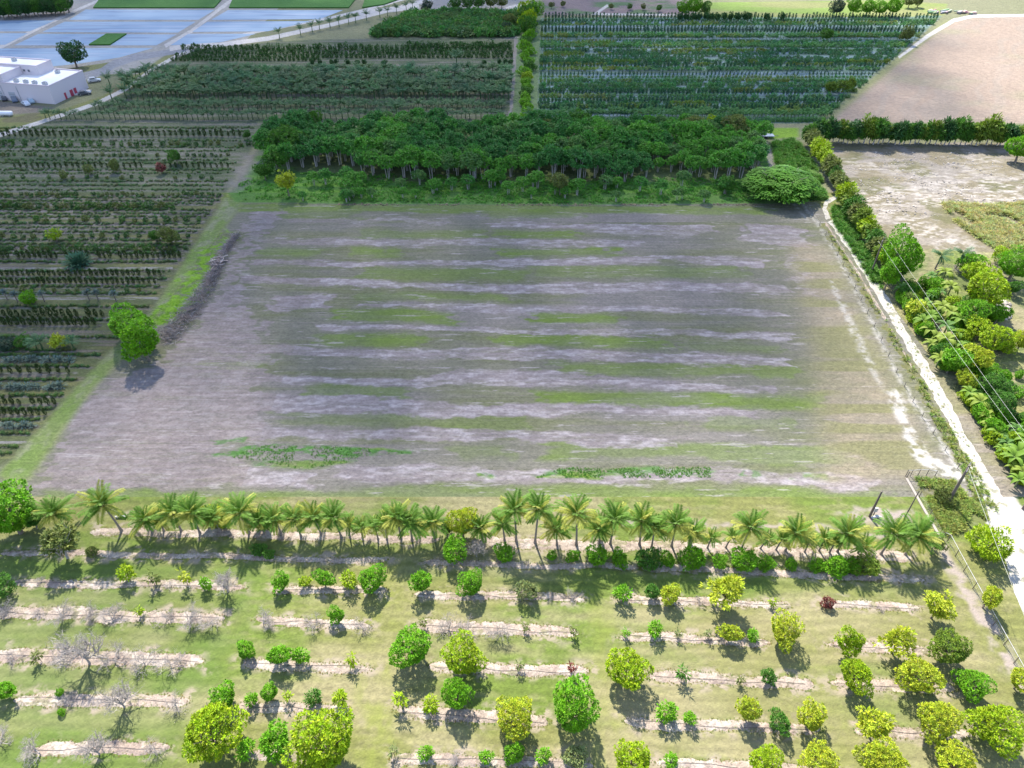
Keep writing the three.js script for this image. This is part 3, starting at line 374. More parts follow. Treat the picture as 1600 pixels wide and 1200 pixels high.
// kinds of leafy tree at unit crown radius: [crown geometries, trunk geometries, height of the crown's middle]
const KIND = {
  large: { yc: 1.05, c: [1, 2, 3, 4].map(s => crown({ seed: s * 71, clumps: 720, per: 12, yc: 1.05, b: 0.95, len: 0.082, wid: 0.042, spread: 0.042, low: -0.9, lump: 0.5, vary: 0.8 })), t: [1, 2].map(s => trunkGeo(s, 1.05, 0.07, 7)) },
  medium: { yc: 1.1, c: [1, 2, 3, 4].map(s => crown({ seed: s * 37 + 5, clumps: 330, per: 11, yc: 1.1, b: 1.0, len: 0.135, wid: 0.066, spread: 0.065, lump: 0.65, vary: 0.75 })), t: [3, 4].map(s => trunkGeo(s, 1.1, 0.06, 5)) },
  small: { yc: 1.5, c: [1, 2, 3, 4].map(s => crown({ seed: s * 53 + 9, clumps: 62, per: 8, yc: 1.5, b: 1.15, len: 0.42, wid: 0.17, spread: 0.25, lump: 0.45, droop: 0.4 })), t: [5, 6].map(s => trunkGeo(s, 1.5, 0.055, 3, 0.4)) },
  sapling: { yc: 2.2, c: [1, 2, 3].map(s => crown({ seed: s * 91 + 4, clumps: 13, per: 8, yc: 2.2, b: 1.3, len: 0.8, wid: 0.24, spread: 0.2, lump: 0.8, droop: 0.6 })), t: [7, 8].map(s => trunkGeo(s, 2.2, 0.06, 5, 0.5)) },
  open: { yc: 1.15, c: [1, 2].map(s => crown({ seed: s * 19 + 2, clumps: 150, per: 9, yc: 1.15, b: 0.95, len: 0.2, wid: 0.08, spread: 0.1, low: -0.35, lump: 0.75 })), t: [9, 10].map(s => trunkGeo(s, 1.15, 0.06, 8, 0.75)) },
  bush: { yc: 0.75, c: [1, 2, 3].map(s => crown({ seed: s * 29 + 7, clumps: 230, per: 10, yc: 0.75, b: 0.88, len: 0.17, wid: 0.08, spread: 0.08, low: -0.85, lump: 0.5 })), t: [11].map(s => trunkGeo(s, 0.7, 0.05, 5)) },
};
const LEAF = {
  moss: [leafMat(0.17, 0.26, 0.02), 'mossy green'], yellow: [leafMat(0.41, 0.48, 0.025), 'yellow blossoming'], lime: [leafMat(0.31, 0.44, 0.006), 'yellow-green'], bright: [leafMat(0.16, 0.38, 0.006), 'bright green'], dark: [leafMat(0.08, 0.22, 0.018), 'dark green'], olive: [leafMat(0.17, 0.215, 0.045), 'dull olive'], pale: [leafMat(0.22, 0.27, 0.09), 'pale green'], red: [leafMat(0.22, 0.06, 0.05), 'reddish brown'], deep: [leafMat(0.045, 0.14, 0.03), 'deep green'], teal: [leafMat(0.05, 0.10, 0.055), 'dark bluish green'], blue: [leafMat(0.13, 0.185, 0.165), 'silver green'],
};
const pick = rng(4242);
function leafy(name, kind, leaf, cx, cy, w, label, category, group, o = {}) { // crown seen at (cx, cy), w pixels wide
  const K = KIND[kind]; let a = at(cx, cy, 3), R = w / 2 * a[2]; const hs = o.tall || 1; a = at(cx, cy, K.yc * R * hs); R = w / 2 * a[2] * (kind === 'large' ? 1.07 : kind === 'medium' ? 1.1 : 1.06);
  const g = new THREE.Group(); mesh('crown', K.c[Math.floor(pick() * K.c.length)], LEAF[leaf][0], g); mesh('trunk', K.t[Math.floor(pick() * K.t.length)], o.bark || bark, g);
  g.position.set(a[0], 0, a[1]); g.rotation.set((pick() - 0.5) * 0.16, pick() * 6.28, (pick() - 0.5) * 0.16); const e = 0.88 + 0.24 * pick(); g.scale.set(R * e, R * hs * (0.92 + 0.16 * pick()), R * (1.02 / e * 0.98)); return put(g, name, label, category, group);
}
// orchard trees by row: [crown x, crown y, width px, leaf, kind, stretch]
const ORCHARD = {
  1: [[439, 914, 30, 'bright', 'medium'], [477, 909, 15, 'lime', 'small'], [506, 907, 30, 'bright', 'medium'], [544, 908, 22, 'lime', 'small', 1.1], [581, 905, 46, 'bright', 'large'], [658, 911, 36, 'bright', 'medium'], [738, 912, 44, 'bright', 'large'], [824, 920, 33, 'pale', 'medium'], [972, 927, 22, 'bright', 'small'], [1018, 925, 25, 'dark', 'medium', 1.2], [1048, 929, 34, 'yellow', 'medium'], [1136, 926, 62, 'yellow', 'open'], [1208, 939, 11, 'lime', 'sapling'], [1466, 949, 52, 'yellow', 'open'], [4, 920, 34, 'dark', 'medium'], [198, 897, 23, 'lime', 'small'], [237, 907, 18, 'olive', 'sapling'], [289, 905, 16, 'yellow', 'sapling'], [321, 911, 17, 'bright', 'small'], [1294, 943, 20, 'red', 'bush']],
  2: [[527, 963, 27, 'bright', 'medium'], [662, 974, 11, 'olive', 'sapling'], [821, 981, 11, 'olive', 'sapling'], [897, 987, 12, 'olive', 'sapling'], [978, 991, 12, 'bright', 'sapling'], [1022, 983, 20, 'bright', 'small', 1.15], [1141, 992, 34, 'yellow', 'medium'], [1177, 992, 17, 'bright', 'small'], [1227, 988, 54, 'yellow', 'large'], [1330, 1006, 40, 'lime', 'medium', 1.25], [1403, 1004, 52, 'yellow', 'open'], [1484, 1014, 62, 'moss', 'large'], [215, 957, 12, 'lime', 'sapling'], [1107, 991, 11, 'pale', 'sapling'], [1060, 990, 10, 'pale', 'sapling']],
  3: [[383, 1014, 31, 'bright', 'medium'], [435, 1025, 38, 'bright', 'medium'], [470, 1026, 22, 'bright', 'small'], [550, 1033, 16, 'lime', 'sapling'], [641, 1012, 70, 'bright', 'large'], [723, 1030, 68, 'lime', 'large'], [811, 1041, 12, 'pale', 'sapling'], [894, 1044, 13, 'red', 'sapling'], [981, 1046, 70, 'lime', 'large'], [1066, 1050, 18, 'dark', 'sapling'], [1158, 1063, 11, 'olive', 'sapling'], [1202, 1058, 26, 'dark', 'medium'], [1337, 1056, 54, 'lime', 'large', 1.15], [1437, 1054, 66, 'yellow', 'large'], [1521, 1069, 54, 'bright', 'large'], [58, 1025, 15, 'olive', 'sapling'], [8, 1080, 34, 'bright', 'medium']],
  4: [[352, 1090, 42, 'bright', 'medium'], [392, 1092, 18, 'bright', 'small'], [421, 1085, 30, 'bright', 'medium'], [450, 1089, 13, 'lime', 'sapling'], [489, 1090, 21, 'dark', 'small'], [532, 1091, 21, 'lime', 'small'], [626, 1094, 20, 'lime', 'sapling'], [673, 1100, 22, 'lime', 'small'], [713, 1086, 50, 'bright', 'large', 1.35], [805, 1118, 66, 'yellow', 'large', 1.05], [894, 1112, 84, 'bright', 'large', 1.1], [1040, 1113, 27, 'bright', 'small'], [1078, 1123, 18, 'bright', 'small'], [1169, 1110, 38, 'yellow', 'medium', 1.3], [1222, 1127, 34, 'dark', 'medium'], [1269, 1122, 44, 'yellow', 'medium'], [1368, 1135, 60, 'yellow', 'open'], [1465, 1126, 66, 'yellow', 'large'], [1558, 1134, 82, 'lime', 'large'], [1595, 1064, 40, 'yellow', 'medium', 1.1]],
  5: [[328, 1150, 96, 'lime', 'large'], [386, 1169, 26, 'bright', 'small'], [429, 1160, 54, 'bright', 'medium'], [507, 1164, 108, 'lime', 'large'], [615, 1174, 14, 'pale', 'sapling'], [665, 1176, 19, 'bright', 'small'], [760, 1184, 19, 'bright', 'small'], [804, 1178, 34, 'bright', 'medium'], [847, 1182, 20, 'bright', 'small'], [897, 1182, 44, 'pale', 'open'], [989, 1190, 66, 'lime', 'large'], [1049, 1190, 19, 'bright', 'small'], [1194, 1190, 58, 'lime', 'large'], [1278, 1188, 62, 'yellow', 'large'], [1382, 1190, 72, 'yellow', 'large'], [1492, 1193, 68, 'yellow', 'large'], [94, 1082, 13, 'bright', 'bush'], [95, 1112, 13, 'bright', 'bush']],
};
const SIZE = { large: 'large round', medium: 'mid-sized', small: 'small slender', sapling: 'thin young', open: 'open branching', bush: 'low bushy' };
const TEN = ['', 'first', 'second', 'third', 'fourth', 'fifth', 'sixth', 'seventh', 'eighth', 'ninth', 'tenth', 'eleventh', 'twelfth', 'thirteenth', 'fourteenth', 'fifteenth', 'sixteenth', 'seventeenth', 'eighteenth', 'nineteenth', 'twentieth'];
function nth(n) { if (n <= 20) return TEN[n]; const t = ['', '', 'twenty', 'thirty', 'forty'][Math.floor(n / 10)]; return n % 10 ? t + '-' + TEN[n % 10] : t.replace(/y$/, 'ieth'); }
for (const row in ORCHARD) [...ORCHARD[row]].sort((a, b) => b[0] - a[0]).forEach(([x, y, w, leaf, kind, tall], n) => leafy('fruit_tree', kind, leaf, x, y, w, `${SIZE[kind]} ${LEAF[leaf][1]} fruit tree, ${nth(n + 1)} from the fence in ${ORD[row]} orchard row from palms`, 'tree', `fruit trees of the ${ORD[row]} orchard row`, { tall }));

// bare trees
function bareGeo(seed, n, fat) {
  const r = rng(seed), m = new MB(), w = [1, 1, 1];
  (function grow(p, d, len, rad, depth) {
    const e = p.clone().addScaledVector(d, len), mid = p.clone().lerp(e, 0.5).add(V((r() - 0.5) * len * 0.2, (r() - 0.5) * len * 0.1, (r() - 0.5) * len * 0.2));
    m.tube([p, mid, e], [rad, rad * 0.8, rad * 0.6], depth > 2 ? 3 : 5, w); if (depth >= n) return;
    const k = depth === 0 ? 5 : depth < 3 ? 4 : 3;
    for (let q = 0; q < k; q++) { const x = onSphere(r), nd = d.clone().multiplyScalar(depth ? 0.75 : 0.55).addScaledVector(x, 0.85); nd.y += 0.12; nd.normalize(); grow(depth ? p.clone().lerp(e, 0.35 + 0.65 * r()) : e.clone().lerp(p, 0.3 * r()), nd, len * (depth ? 0.68 : 2.0) * (0.75 + 0.5 * r()), rad * 0.6, depth + 1); }
  })(V(0, -0.03, 0), V(0, 1, 0), 0.13, fat, 0);
  const g = m.geo(); g.computeBoundingBox(); const ww = Math.max(g.boundingBox.max.x - g.boundingBox.min.x, g.boundingBox.max.z - g.boundingBox.min.z); g.scale(1 / ww, 1 / ww, 1 / ww); return g;
}
const BARE = [1, 2, 3, 4].map(s => bareGeo(s * 17, 5, 0.017));
const bareCount = {};
for (const [x, y, w, big, row] of [[356, 925, 52, 1, 1], [64, 911, 14, 0, 1], [265, 917, 14, 0, 1], [1091, 940, 16, 0, 1], [1375, 953, 12, 0, 1], [888, 933, 18, 0, 1],
  [99, 964, 36, 0, 2], [139, 963, 28, 0, 2], [178, 970, 34, 0, 2], [261, 969, 32, 0, 2], [297, 971, 38, 0, 2], [332, 976, 32, 0, 2], [412, 976, 32, 0, 2], [492, 981, 32, 0, 2], [567, 982, 30, 0, 2], [702, 984, 42, 0, 2], [732, 986, 34, 0, 2], [781, 989, 38, 0, 2], [63, 960, 20, 0, 2], [10, 957, 30, 0, 2],
  [22, 1029, 28, 0, 3], [140, 1036, 84, 1, 3], [181, 1035, 46, 0, 3], [227, 1039, 46, 0, 3], [268, 1041, 46, 0, 3], [100, 1032, 34, 0, 3], [194, 1105, 66, 1, 4], [277, 1105, 36, 0, 4], [104, 1094, 24, 0, 4], [988, 1130, 22, 0, 4], [64, 1179, 44, 0, 5], [155, 1179, 58, 1, 5], [244, 1174, 36, 0, 5], [2, 1162, 40, 0, 5], [714, 1194, 24, 0, 5]].sort((a, b) => b[0] - a[0])) {
  const num = bareCount[row] = (bareCount[row] || 0) + 1;
  const a = at(x, y), g = new THREE.Group(), s = w * a[2] * (big ? 1.15 : 1.45); mesh('branches', BARE[big ? 3 : Math.floor(pick() * 3)], greyBark, g); g.position.set(a[0], 0, a[1]); g.rotation.y = pick() * 6.28; g.scale.set(s, s * 1.0, s);
  put(g, 'bare_tree', `${big ? 'broad' : w < 24 ? 'tiny' : 'slim'} leafless grey tree, ${nth(num)} bare one from the fence in ${ORD[row]} orchard row`, 'tree', `leafless trees of the ${ORD[row]} orchard row`);
}

// coconut palms
function frond(seed, lift, bend, len, pairs, lw = 0.1, ll = 0.62) { // along +x
  const r = rng(seed), m = new MB(), pts = []; let p = V(0, 0, 0), a = lift; const n = 12;
  for (let k = 0; k <= n; k++) { pts.push(p.clone()); p = p.clone().add(V(Math.cos(a), Math.sin(a), 0).multiplyScalar(len / n)); a -= bend / n * (0.5 + k / n); }
  m.tube(pts.filter((_, k) => k % 3 === 0), [0.035, 0.028, 0.02, 0.012, 0.005].map(x => x * len / 2.6), 4, [1.35, 1.25, 0.9]);
  for (let k = 0; k < pairs; k++) {
    const t = 0.14 + 0.86 * (k + 0.5) / pairs, i = Math.min(n - 1, Math.floor(t * n)), q = pts[i].clone().lerp(pts[i + 1], t * n - i), d = pts[i + 1].clone().sub(pts[i]).normalize(), up = V(-d.y, d.x, 0), c = tint(r, 0.4);
    for (const s of [-1, 1]) { const l = len * ll / 2.6 * (0.55 + 0.6 * Math.sin(Math.PI * Math.min(1, t * 0.85 + 0.1))) * (0.85 + 0.3 * r()), dir = d.clone().multiplyScalar(0.55).add(V(0, -0.25 - 0.25 * r(), s * 0.85)).normalize(); m.leaf(q, dir, up, l, lw * len / 2.6, c, 0.1); }
  }
  return m.geo();
}
const FROND = [[1.3, 0.7], [1.0, 0.9], [0.7, 1.0], [0.3, 0.95], [-0.2, 0.8], [1.1, 0.6]].map(([l, b], k) => frond(k * 7 + 3, l, b, 2.7, 34, 0.07, 0.56));
const palmLeaf = leafMat(0.12, 0.245, 0.02, 0.4), palmOld = leafMat(0.37, 0.39, 0.06, 0.4), palmTrunk = std(rgb(0.27, 0.225, 0.19), 1, { vertexColors: true }), coconutMat = std(rgb(0.30, 0.22, 0.06), 0.7, { vertexColors: true });
const coconuts = (() => { const m = new MB(), r = rng(8); for (let k = 0; k < 9; k++) { const a = r() * 6.28, p = V(Math.cos(a) * 0.28, -0.15 - r() * 0.35, Math.sin(a) * 0.28); m.tube([p, p.clone().add(V(0, 0.09, 0)), p.clone().add(V(0, 0.2, 0))], [0.06, 0.12, 0.04], 6, tint(r, 0.5)); } return m.geo(); })();
const PALMS = [[84, 796, 56], [250, 808, 36], [332, 803, 44], [404, 808, 42], [545, 814, 34], [585, 816, 34], [1306, 840, 32], [160, 782, 60], [226, 806, 52], [270, 796, 48], [299, 796, 52], [375, 796, 56], [429, 806, 46], [459, 806, 44], [490, 803, 50], [521, 803, 46], [565, 818, 38], [602, 811, 40], [620, 803, 48], [641, 811, 52], [676, 811, 46], [750, 820, 42], [785, 813, 42], [804, 791, 50], [842, 790, 52], [868, 820, 46], [901, 797, 54], [936, 821, 48], [961, 806, 50], [1003, 808, 52], [1023, 820, 44], [1056, 813, 48], [1083, 827, 44], [1112, 834, 28], [1144, 832, 28], [1173, 818, 52], [1199, 837, 28], [1222, 837, 32], [1244, 827, 48], [1264, 842, 34], [1288, 837, 34], [1324, 829, 52], [1348, 848, 40], [1398, 829, 56], [1435, 832, 56]];
PALMS.sort((a, b) => a[0] - b[0]).forEach(([cx, cy, w], n) => {
  const r = rng(n * 31 + 5), yb = 827 + (cx - 150) * 0.031 + (r() - 0.5) * 5, bx = cx + (800 - cx) * (yb - cy) / (1941 - cy) + (r() - 0.5) * 9, h = heightOf(bx, yb, cy + 6), A = at(bx, yb), T = at(cx, cy + 6, h), g = new THREE.Group();
  g.position.set(A[0], 0, A[1]); const top = V(T[0] - A[0], h, T[1] - A[1]), m = new MB(), q = [0, 0.04, 0.15, 0.4, 0.7, 1], s = w / 54;
  m.tube(q.map(t => V(top.x * t * (0.6 + 0.4 * t), h * t - (t ? 0 : 0.1), top.z * t * (0.6 + 0.4 * t))), [0.32, 0.24, 0.17, 0.15, 0.14, 0.12].map(x => x * (0.6 + 0.4 * s)), 8, [1, 1, 1]); mesh('trunk', m.geo(), palmTrunk, g);
  const N = w > 40 ? 27 : 19, L = w / 54 * 1.2;
  for (let k = 0; k < N; k++) { const tier = k / N, f = mesh('frond', FROND[tier < 0.2 ? 0 : tier < 0.4 ? (k % 2 ? 5 : 1) : tier < 0.66 ? 2 : tier < 0.88 ? 3 : 4], r() < 0.12 + tier * 0.42 ? palmOld : palmLeaf, g); f.position.copy(top); f.rotation.y = k * 2.4 + r() * 0.5; f.rotation.z = (r() - 0.5) * 0.25; f.rotation.order = 'YZX'; f.scale.setScalar(L * (0.78 + 0.4 * r())); }
  if (w > 40) { const c = mesh('coconut_cluster', coconuts, coconutMat, g); c.position.copy(top); }
  const size = w > 50 ? 'wide-crowned' : w > 40 ? 'mid-sized' : 'short young'; put(g, 'coconut_palm', `${size} coconut palm, ${nth(n + 1)} of the row from the large bright green end tree`, 'palm', 'coconut palms of the row along the field');
});
// shrubs and trees around the palm row
for (const [x, y, w, leaf] of [[862, 869, 17, 'bright'], [896, 869, 21, 'bright'], [931, 869, 33, 'bright'], [968, 872, 28, 'bright'], [1011, 872, 36, 'dark'], [1044, 875, 25, 'bright'], [1086, 873, 40, 'bright'], [1125, 876, 23, 'bright'], [1161, 876, 40, 'bright'], [1198, 880, 25, 'bright'], [1236, 882, 19, 'bright'], [1278, 883, 23, 'bright'], [1310, 885, 38, 'bright'], [1334, 887, 26, 'bright'], [1356, 885, 38, 'moss'], [786, 864, 30, 'bright'], [405, 858, 22, 'dark'], [420, 866, 16, 'dark'], [142, 861, 20, 'olive']])
  leafy('shrub', 'bush', leaf, x, y, w, `${w > 30 ? 'large' : 'small'} ${LEAF[leaf][1]} rounded shrub on the bed beside the palm row`, 'shrub', `${w > 30 ? 'large' : 'small'} ${LEAF[leaf][1]} shrubs by the palm row`);
leafy('tree', 'large', 'yellow', 722, 816, 48, 'tall yellow flowering tree standing between the coconut palms', 'tree', null, { tall: 1.35 }); leafy('tree', 'medium', 'bright', 707, 858, 40, 'bright green bushy tree in front of the yellow flowering tree', 'tree'); leafy('tree', 'open', 'olive', 698, 826, 26, 'thin brownish tree squeezed beside the yellow flowering tree', 'tree');
for (const [x, y, w] of [[328, 806, 32], [350, 818, 24], [409, 814, 28], [345, 800, 24]]) leafy('tree', 'medium', 'yellow', x, y, w, 'small yellow leaved tree growing among the coconut palms', 'tree', 'yellow leaved trees among the palms', { tall: 1.1 });
leafy('tree', 'large', 'bright', 8, 796, 100, 'large bright green tree at the end of the palm row', 'tree', null, { tall: 1.05 }); leafy('tree', 'medium', 'dark', 50, 812, 40, 'smaller dark green tree leaning out beside the first palm', 'tree');
leafy('tree', 'open', 'olive', 92, 850, 62, 'grey twiggy half-bare tree on the bed below the first palms', 'tree', null, { bark: greyBark });
leafy('tree', 'bush', 'lime', 1547, 852, 54, 'lime green round tree standing beside the white gravel junction', 'tree', null, { tall: 1.3 }); leafy('tree', 'medium', 'yellow', 1545, 936, 34, 'yellow-green tree overhanging the wire fence by the gravel lane', 'tree', null, { tall: 1.3 }); leafy('shrub', 'open', 'olive', 1462, 850, 34, 'straggly olive shrub at the corner of the wire fence', 'shrub');
leafy('shrub', 'bush', 'olive', 1476, 772, 30, 'dull bush growing around the foot of the utility pole', 'shrub');
{ const a = at(745, 870), g = new THREE.Group(); mesh('branches', BARE[3], greyBark, g); g.position.set(a[0], 0, a[1]); g.scale.setScalar(4.2); put(g, 'bare_tree', 'leafless grey tree beside the palm row and bright bushy tree', 'tree'); }
// field edge tree
leafy('tree', 'large', 'bright', 200, 507, 80, 'broad green tree at the edge of bare field and nursery', 'tree', null, { tall: 0.82 }); leafy('tree', 'medium', 'bright', 222, 535, 58, 'lower green tree crowded against the broad tree at the field edge', 'tree', null, { tall: 1.1 });

// ---------- nursery plants ----------
const conGeo = [1, 2, 3].map(s => { const r = rng(s * 5), m = new MB(); for (let k = 0; k < 110; k++) { const y = r() * 0.9, rad = 0.17 * Math.pow(Math.sin(Math.PI * Math.min(1, 0.18 + y * 0.9)), 0.8), a = r() * 6.28, d = V(Math.cos(a) * 0.35, 1, Math.sin(a) * 0.35).normalize(), n = V(Math.cos(a), 0.3, Math.sin(a)); m.leaf(V(Math.cos(a) * rad, y, Math.sin(a) * rad), d, n, 0.2, 0.09, tint(r, 0.6)); } m.tube([V(0, 0, 0), V(0, 0.3, 0)], [0.03, 0.02], 4, [0.6, 0.6, 0.6]); return m.geo(); });
const shrubGeo = [1, 2, 3, 4].map(s => crown({ seed: s * 131, clumps: 34, per: 5, yc: 0.75, b: 0.85, len: 0.5, wid: 0.24, spread: 0.25, lump: 0.5, low: -0.9 }));
const fanGeo = (seed, n, len, w, lift = 1.0) => { const r = rng(seed), m = new MB(); for (let k = 0; k < n; k++) { const a = k * 2.4 + r() * 0.4, e = lift * (0.15 + 0.85 * r()), d = V(Math.cos(a) * Math.cos(e), Math.sin(e), Math.sin(a) * Math.cos(e)), p = V(0, 0.05, 0), q = p.clone().addScaledVector(d, len * 0.55), d2 = d.clone().add(V(0, -0.55, 0)).normalize(), up = V(-d.x * 0.5, 1, -d.z * 0.5).normalize(), c = tint(r, 0.6); m.leaf(p, d, up, len * 0.75, w, c); m.leaf(q, d2, up, len * 0.5, w * 0.9, c); } return m.geo(); };
const palmGeo = [1, 2, 3].map(s => { const r = rng(s * 77), parts = []; const t = new MB(); t.tube([V(0, 0, 0), V(0.02, 0.3, 0), V(0, 0.55, 0)], [0.05, 0.035, 0.03], 5, [1.2, 1, 1]); parts.push(t.geo()); for (let k = 0; k < 13; k++) { const g = frond(s * 90 + k, 0.55 + 0.8 * r(), 1.0, 0.62, 8, 0.2, 0.62); g.rotateY(k * 2.4 + r()); g.translate(0, 0.5, 0); parts.push(g); } return mergeGeometries(parts); });
const nurPick = rng(909), inst = {};
function single(name, geo, mat, x, z, s, sy, label, category, group) { const o = mesh(name, geo, mat); o.position.set(x, 0, z); o.rotation.y = nurPick() * 6.28; o.scale.set(s, sy, s); return put(o, name, label, category, group); }
function stuff(key, geo, mat, x, z, s, sy, c) { (inst[key] = inst[key] || { geo, mat, l: [] }).l.push([x, z, s, sy, c]); }
const lowMat = leafMat(0.095, 0.19, 0.045, 0.45), shrubMats = [['dark', leafMat(0.05, 0.135, 0.025, 0.3)], ['mid', leafMat(0.075, 0.18, 0.025, 0.3)], ['olive', leafMat(0.13, 0.17, 0.035, 0.3)]], conMat = leafMat(0.05, 0.085, 0.02, 0.15), silverMat = leafMat(0.13, 0.19, 0.15, 0.2), npMat = leafMat(0.075, 0.17, 0.065, 0.35);
const rowNo = {}; NR.slice().sort((a, b) => b[0] - a[0]).forEach(q => { const k = q[2]; rowNo[k] = rowNo[k] || {}; rowNo[k][q[0]] = nth(Object.keys(rowNo[k]).length + 1); });
for (const [y, xe, kind, sp, size] of NR) {
  const rn = rowNo[kind][y];
  const e = xe > 0 ? xe : xb(y), odds = kind === 'conifer' ? 0.93 : kind === 'shrub' ? 0.85 : 0.9; if (kind === 'bare') continue;
  for (let x = -12; x < e - 2; x += sp * (kind === 'conifer' ? 1 : kind === 'low' ? 0.36 + 0.3 * nurPick() : 0.65 + 0.4 * nurPick())) {
    if (nurPick() > odds) continue; const a = at(x + (nurPick() - 0.5), y + (nurPick() - 0.5) * (kind === 'conifer' ? 0.8 : 2.5)), s = size * (0.8 + 0.4 * nurPick());
    if (kind === 'conifer') single('columnar_conifer', conGeo[Math.floor(nurPick() * 3)], conMat, a[0], a[1], s, s, `narrow dark columnar conifer in the ${rn} conifer row from the palm row end`, 'conifer', `conifers of the ${rn} nursery conifer row`);
    else if (kind === 'shrub') { const [cn, m] = shrubMats[Math.floor(nurPick() * 3)], R = s * 0.55; single('nursery_shrub', shrubGeo[Math.floor(nurPick() * 4)], m, a[0], a[1], R, R * 1.1, `rounded ${cn === 'dark' ? 'dark green' : cn === 'mid' ? 'mid green' : 'olive'} shrub in the ${rn} nursery shrub row from the palm row end`, 'shrub', `${cn} shrubs of the ${rn} nursery shrub row`); }
    else if (kind === 'silver') single('silver_shrub', fanGeo(Math.floor(nurPick() * 4) + 60, 26, 1, 0.16, 1.3), silverMat, a[0], a[1], s * 0.75, s * 0.8, `silvery spiky plant in the ${rn} silver row from the palm row end`, 'plant', `silvery plants of the ${rn} silver row`);
    else stuff('low', shrubGeo[Math.floor(nurPick() * 2)], lowMat, a[0], a[1], s * 0.46, s * 0.38, [0.7 + nurPick() * 0.8, 0.8 + nurPick() * 0.5, 0.7 + nurPick() * 0.6]);
  }
}
// single plants that stand out in the nursery
for (const [x, y, w, leaf, kind, l] of [[43, 467, 24, 'bright', 'bush', 'round bright green bush beside the silver topped palms'], [85, 366, 16, 'lime', 'small', 'small yellow-green tree standing alone in the nursery'], [178, 260, 18, 'olive', 'medium', 'dark olive bush standing tall in a nursery row'], [138, 264, 12, 'olive', 'small', 'brownish little tree in a nursery row'], [250, 262, 13, 'red', 'small', 'reddish little tree in a nursery row'], [274, 245, 22, 'dark', 'medium', 'wide dark green bush in the upper nursery rows'], [265, 367, 30, 'olive', 'medium', 'bushy olive tree in the nursery near the grassy track'], [242, 370, 18, 'dark', 'medium', 'dark bush next to the bushy olive tree'], [98, 273, 11, 'olive', 'small', 'small olive tree among the low nursery rows'], [386, 211, 13, 'dark', 'medium', 'dark rounded tree at the end of a conifer row'], [8, 538, 26, 'teal', 'bush', 'low blue-green bush beside leaning palms'], [36, 533, 24, 'dark', 'bush', 'dark bush between the blue-green bush and leaning palms'], [90, 532, 18, 'yellow', 'small', 'orange-yellow croton bush in a nursery row'], [100, 533, 14, 'yellow', 'small', 'little orange-yellow croton bush at the row end']]) leafy('nursery_tree', kind, leaf, x, y, w, l, 'tree');
for (const [x, y] of [[10, 459], [26, 462], [68, 461], [138, 459], [152, 459], [180, 461]]) { const g = new THREE.Group(), a = at(x + 2, y + 10), m = new MB(); m.tube([V(0, 0, 0), V(0, 0.9, 0), V(0, 1.9, 0)], [0.14, 0.12, 0.1], 6, [1, 1, 1]); mesh('trunk', m.geo(), bark, g); const c = mesh('crown', fanGeo(x, 46, 1.15, 0.22, 1.3), LEAF.blue[0], g); c.position.y = 1.8; g.position.set(a[0], 0, a[1]); put(g, 'silver_palm', 'silver fan palm on a short dark stem in the nursery', 'palm', 'silver fan palms of the nursery'); }
for (const [x, y, s] of [[67, 546, 4.2], [116, 545, 3.6], [58, 545, 3.4]]) { const a = at(x, y); single('leaning_palm', palmGeo[0], npMat, a[0], a[1], s, s * 0.85, 'dark feathery palm with pale trunk in the nursery', 'palm', 'dark feathery palms of the lower nursery'); }
{ const a = at(124, 414), g = new THREE.Group(); for (let k = 0; k < 4; k++) { const m = mesh('leaf_rosette', fanGeo(k + 300, 60, 3.3, 0.3, 1.35), leafMat(0.05, 0.14, 0.075, 0.2), g); m.position.set((k % 2) * 1.2 - 0.6, 0, (k >> 1) * 1.1 - 0.5); } g.position.set(a[0], 0, a[1]); put(g, 'clumping_palm', 'huge blue-green spiky clump dwarfing the nursery rows', 'palm'); }
// dense palm block and upper rows
let palmsMade = 0;
let prow = 0;
for (const [y, x0, x1, sp, size] of [[186, 72, 790, 8, 3.3], [172, 150, 790, 7.5, 3.2], [166, 160, 790, 8, 2.8], [155, 198, 798, 7.6, 4.6], [146, 205, 798, 7.5, 5.0], [136, 196, 798, 7.4, 5.0], [126, 215, 800, 7.2, 4.8], [117, 232, 800, 7, 4.4]]) { prow++;
  for (let x = x0; x < x1; x += sp * (0.75 + 0.5 * nurPick())) { const a = at(x, y + (nurPick() - 0.5) * 3), s = size * (0.75 + 0.5 * nurPick()), i = Math.floor(nurPick() * 3); if (palmsMade < 300) { palmsMade++; single('nursery_palm', palmGeo[i], npMat, a[0], a[1], s, s, `dark feathery palm in the ${nth(prow)} row of the dense palm block from the grove`, 'palm', `palms of the ${nth(prow)} row of the palm block`); } else stuff('palm' + i, palmGeo[i], npMat, a[0], a[1], s, s, [0.75 + nurPick() * 0.5, 0.85 + nurPick() * 0.35, 0.8 + nurPick() * 0.4]); } }
for (const [x, y, s] of [[714, 110, 9], [621, 190, 8.5], [625, 150, 8], [763, 164, 7.5], [830, 200, 7.5]]) { const a = at(x, y); single('tall_palm', palmGeo[1], npMat, a[0], a[1], s * 0.75, s, 'tall feathery palm rising above the nursery rows', 'palm', 'tall palms above the nursery rows'); }
let trow = 6;
for (const [y, x0, x1, sp, s] of [[74, 640, 800, 6, 1.9], [78, 288, 800, 8, 2.0], [84, 300, 800, 6, 1.5], [90, 278, 800, 7, 1.6], [95, 270, 500, 6, 1.3]]) { trow--; for (let x = x0; x < x1; x += sp * (0.8 + 0.4 * nurPick())) { const a = at(x, y), R = s * 0.5 * (0.8 + 0.4 * nurPick()); single('young_tree', shrubGeo[Math.floor(nurPick() * 4)], shrubMats[0][1], a[0], a[1], R, R * 1.5, `small dark tree in the ${nth(trow)} thin row behind the dense palm block`, 'tree', `small trees of the ${nth(trow)} thin row`); } }
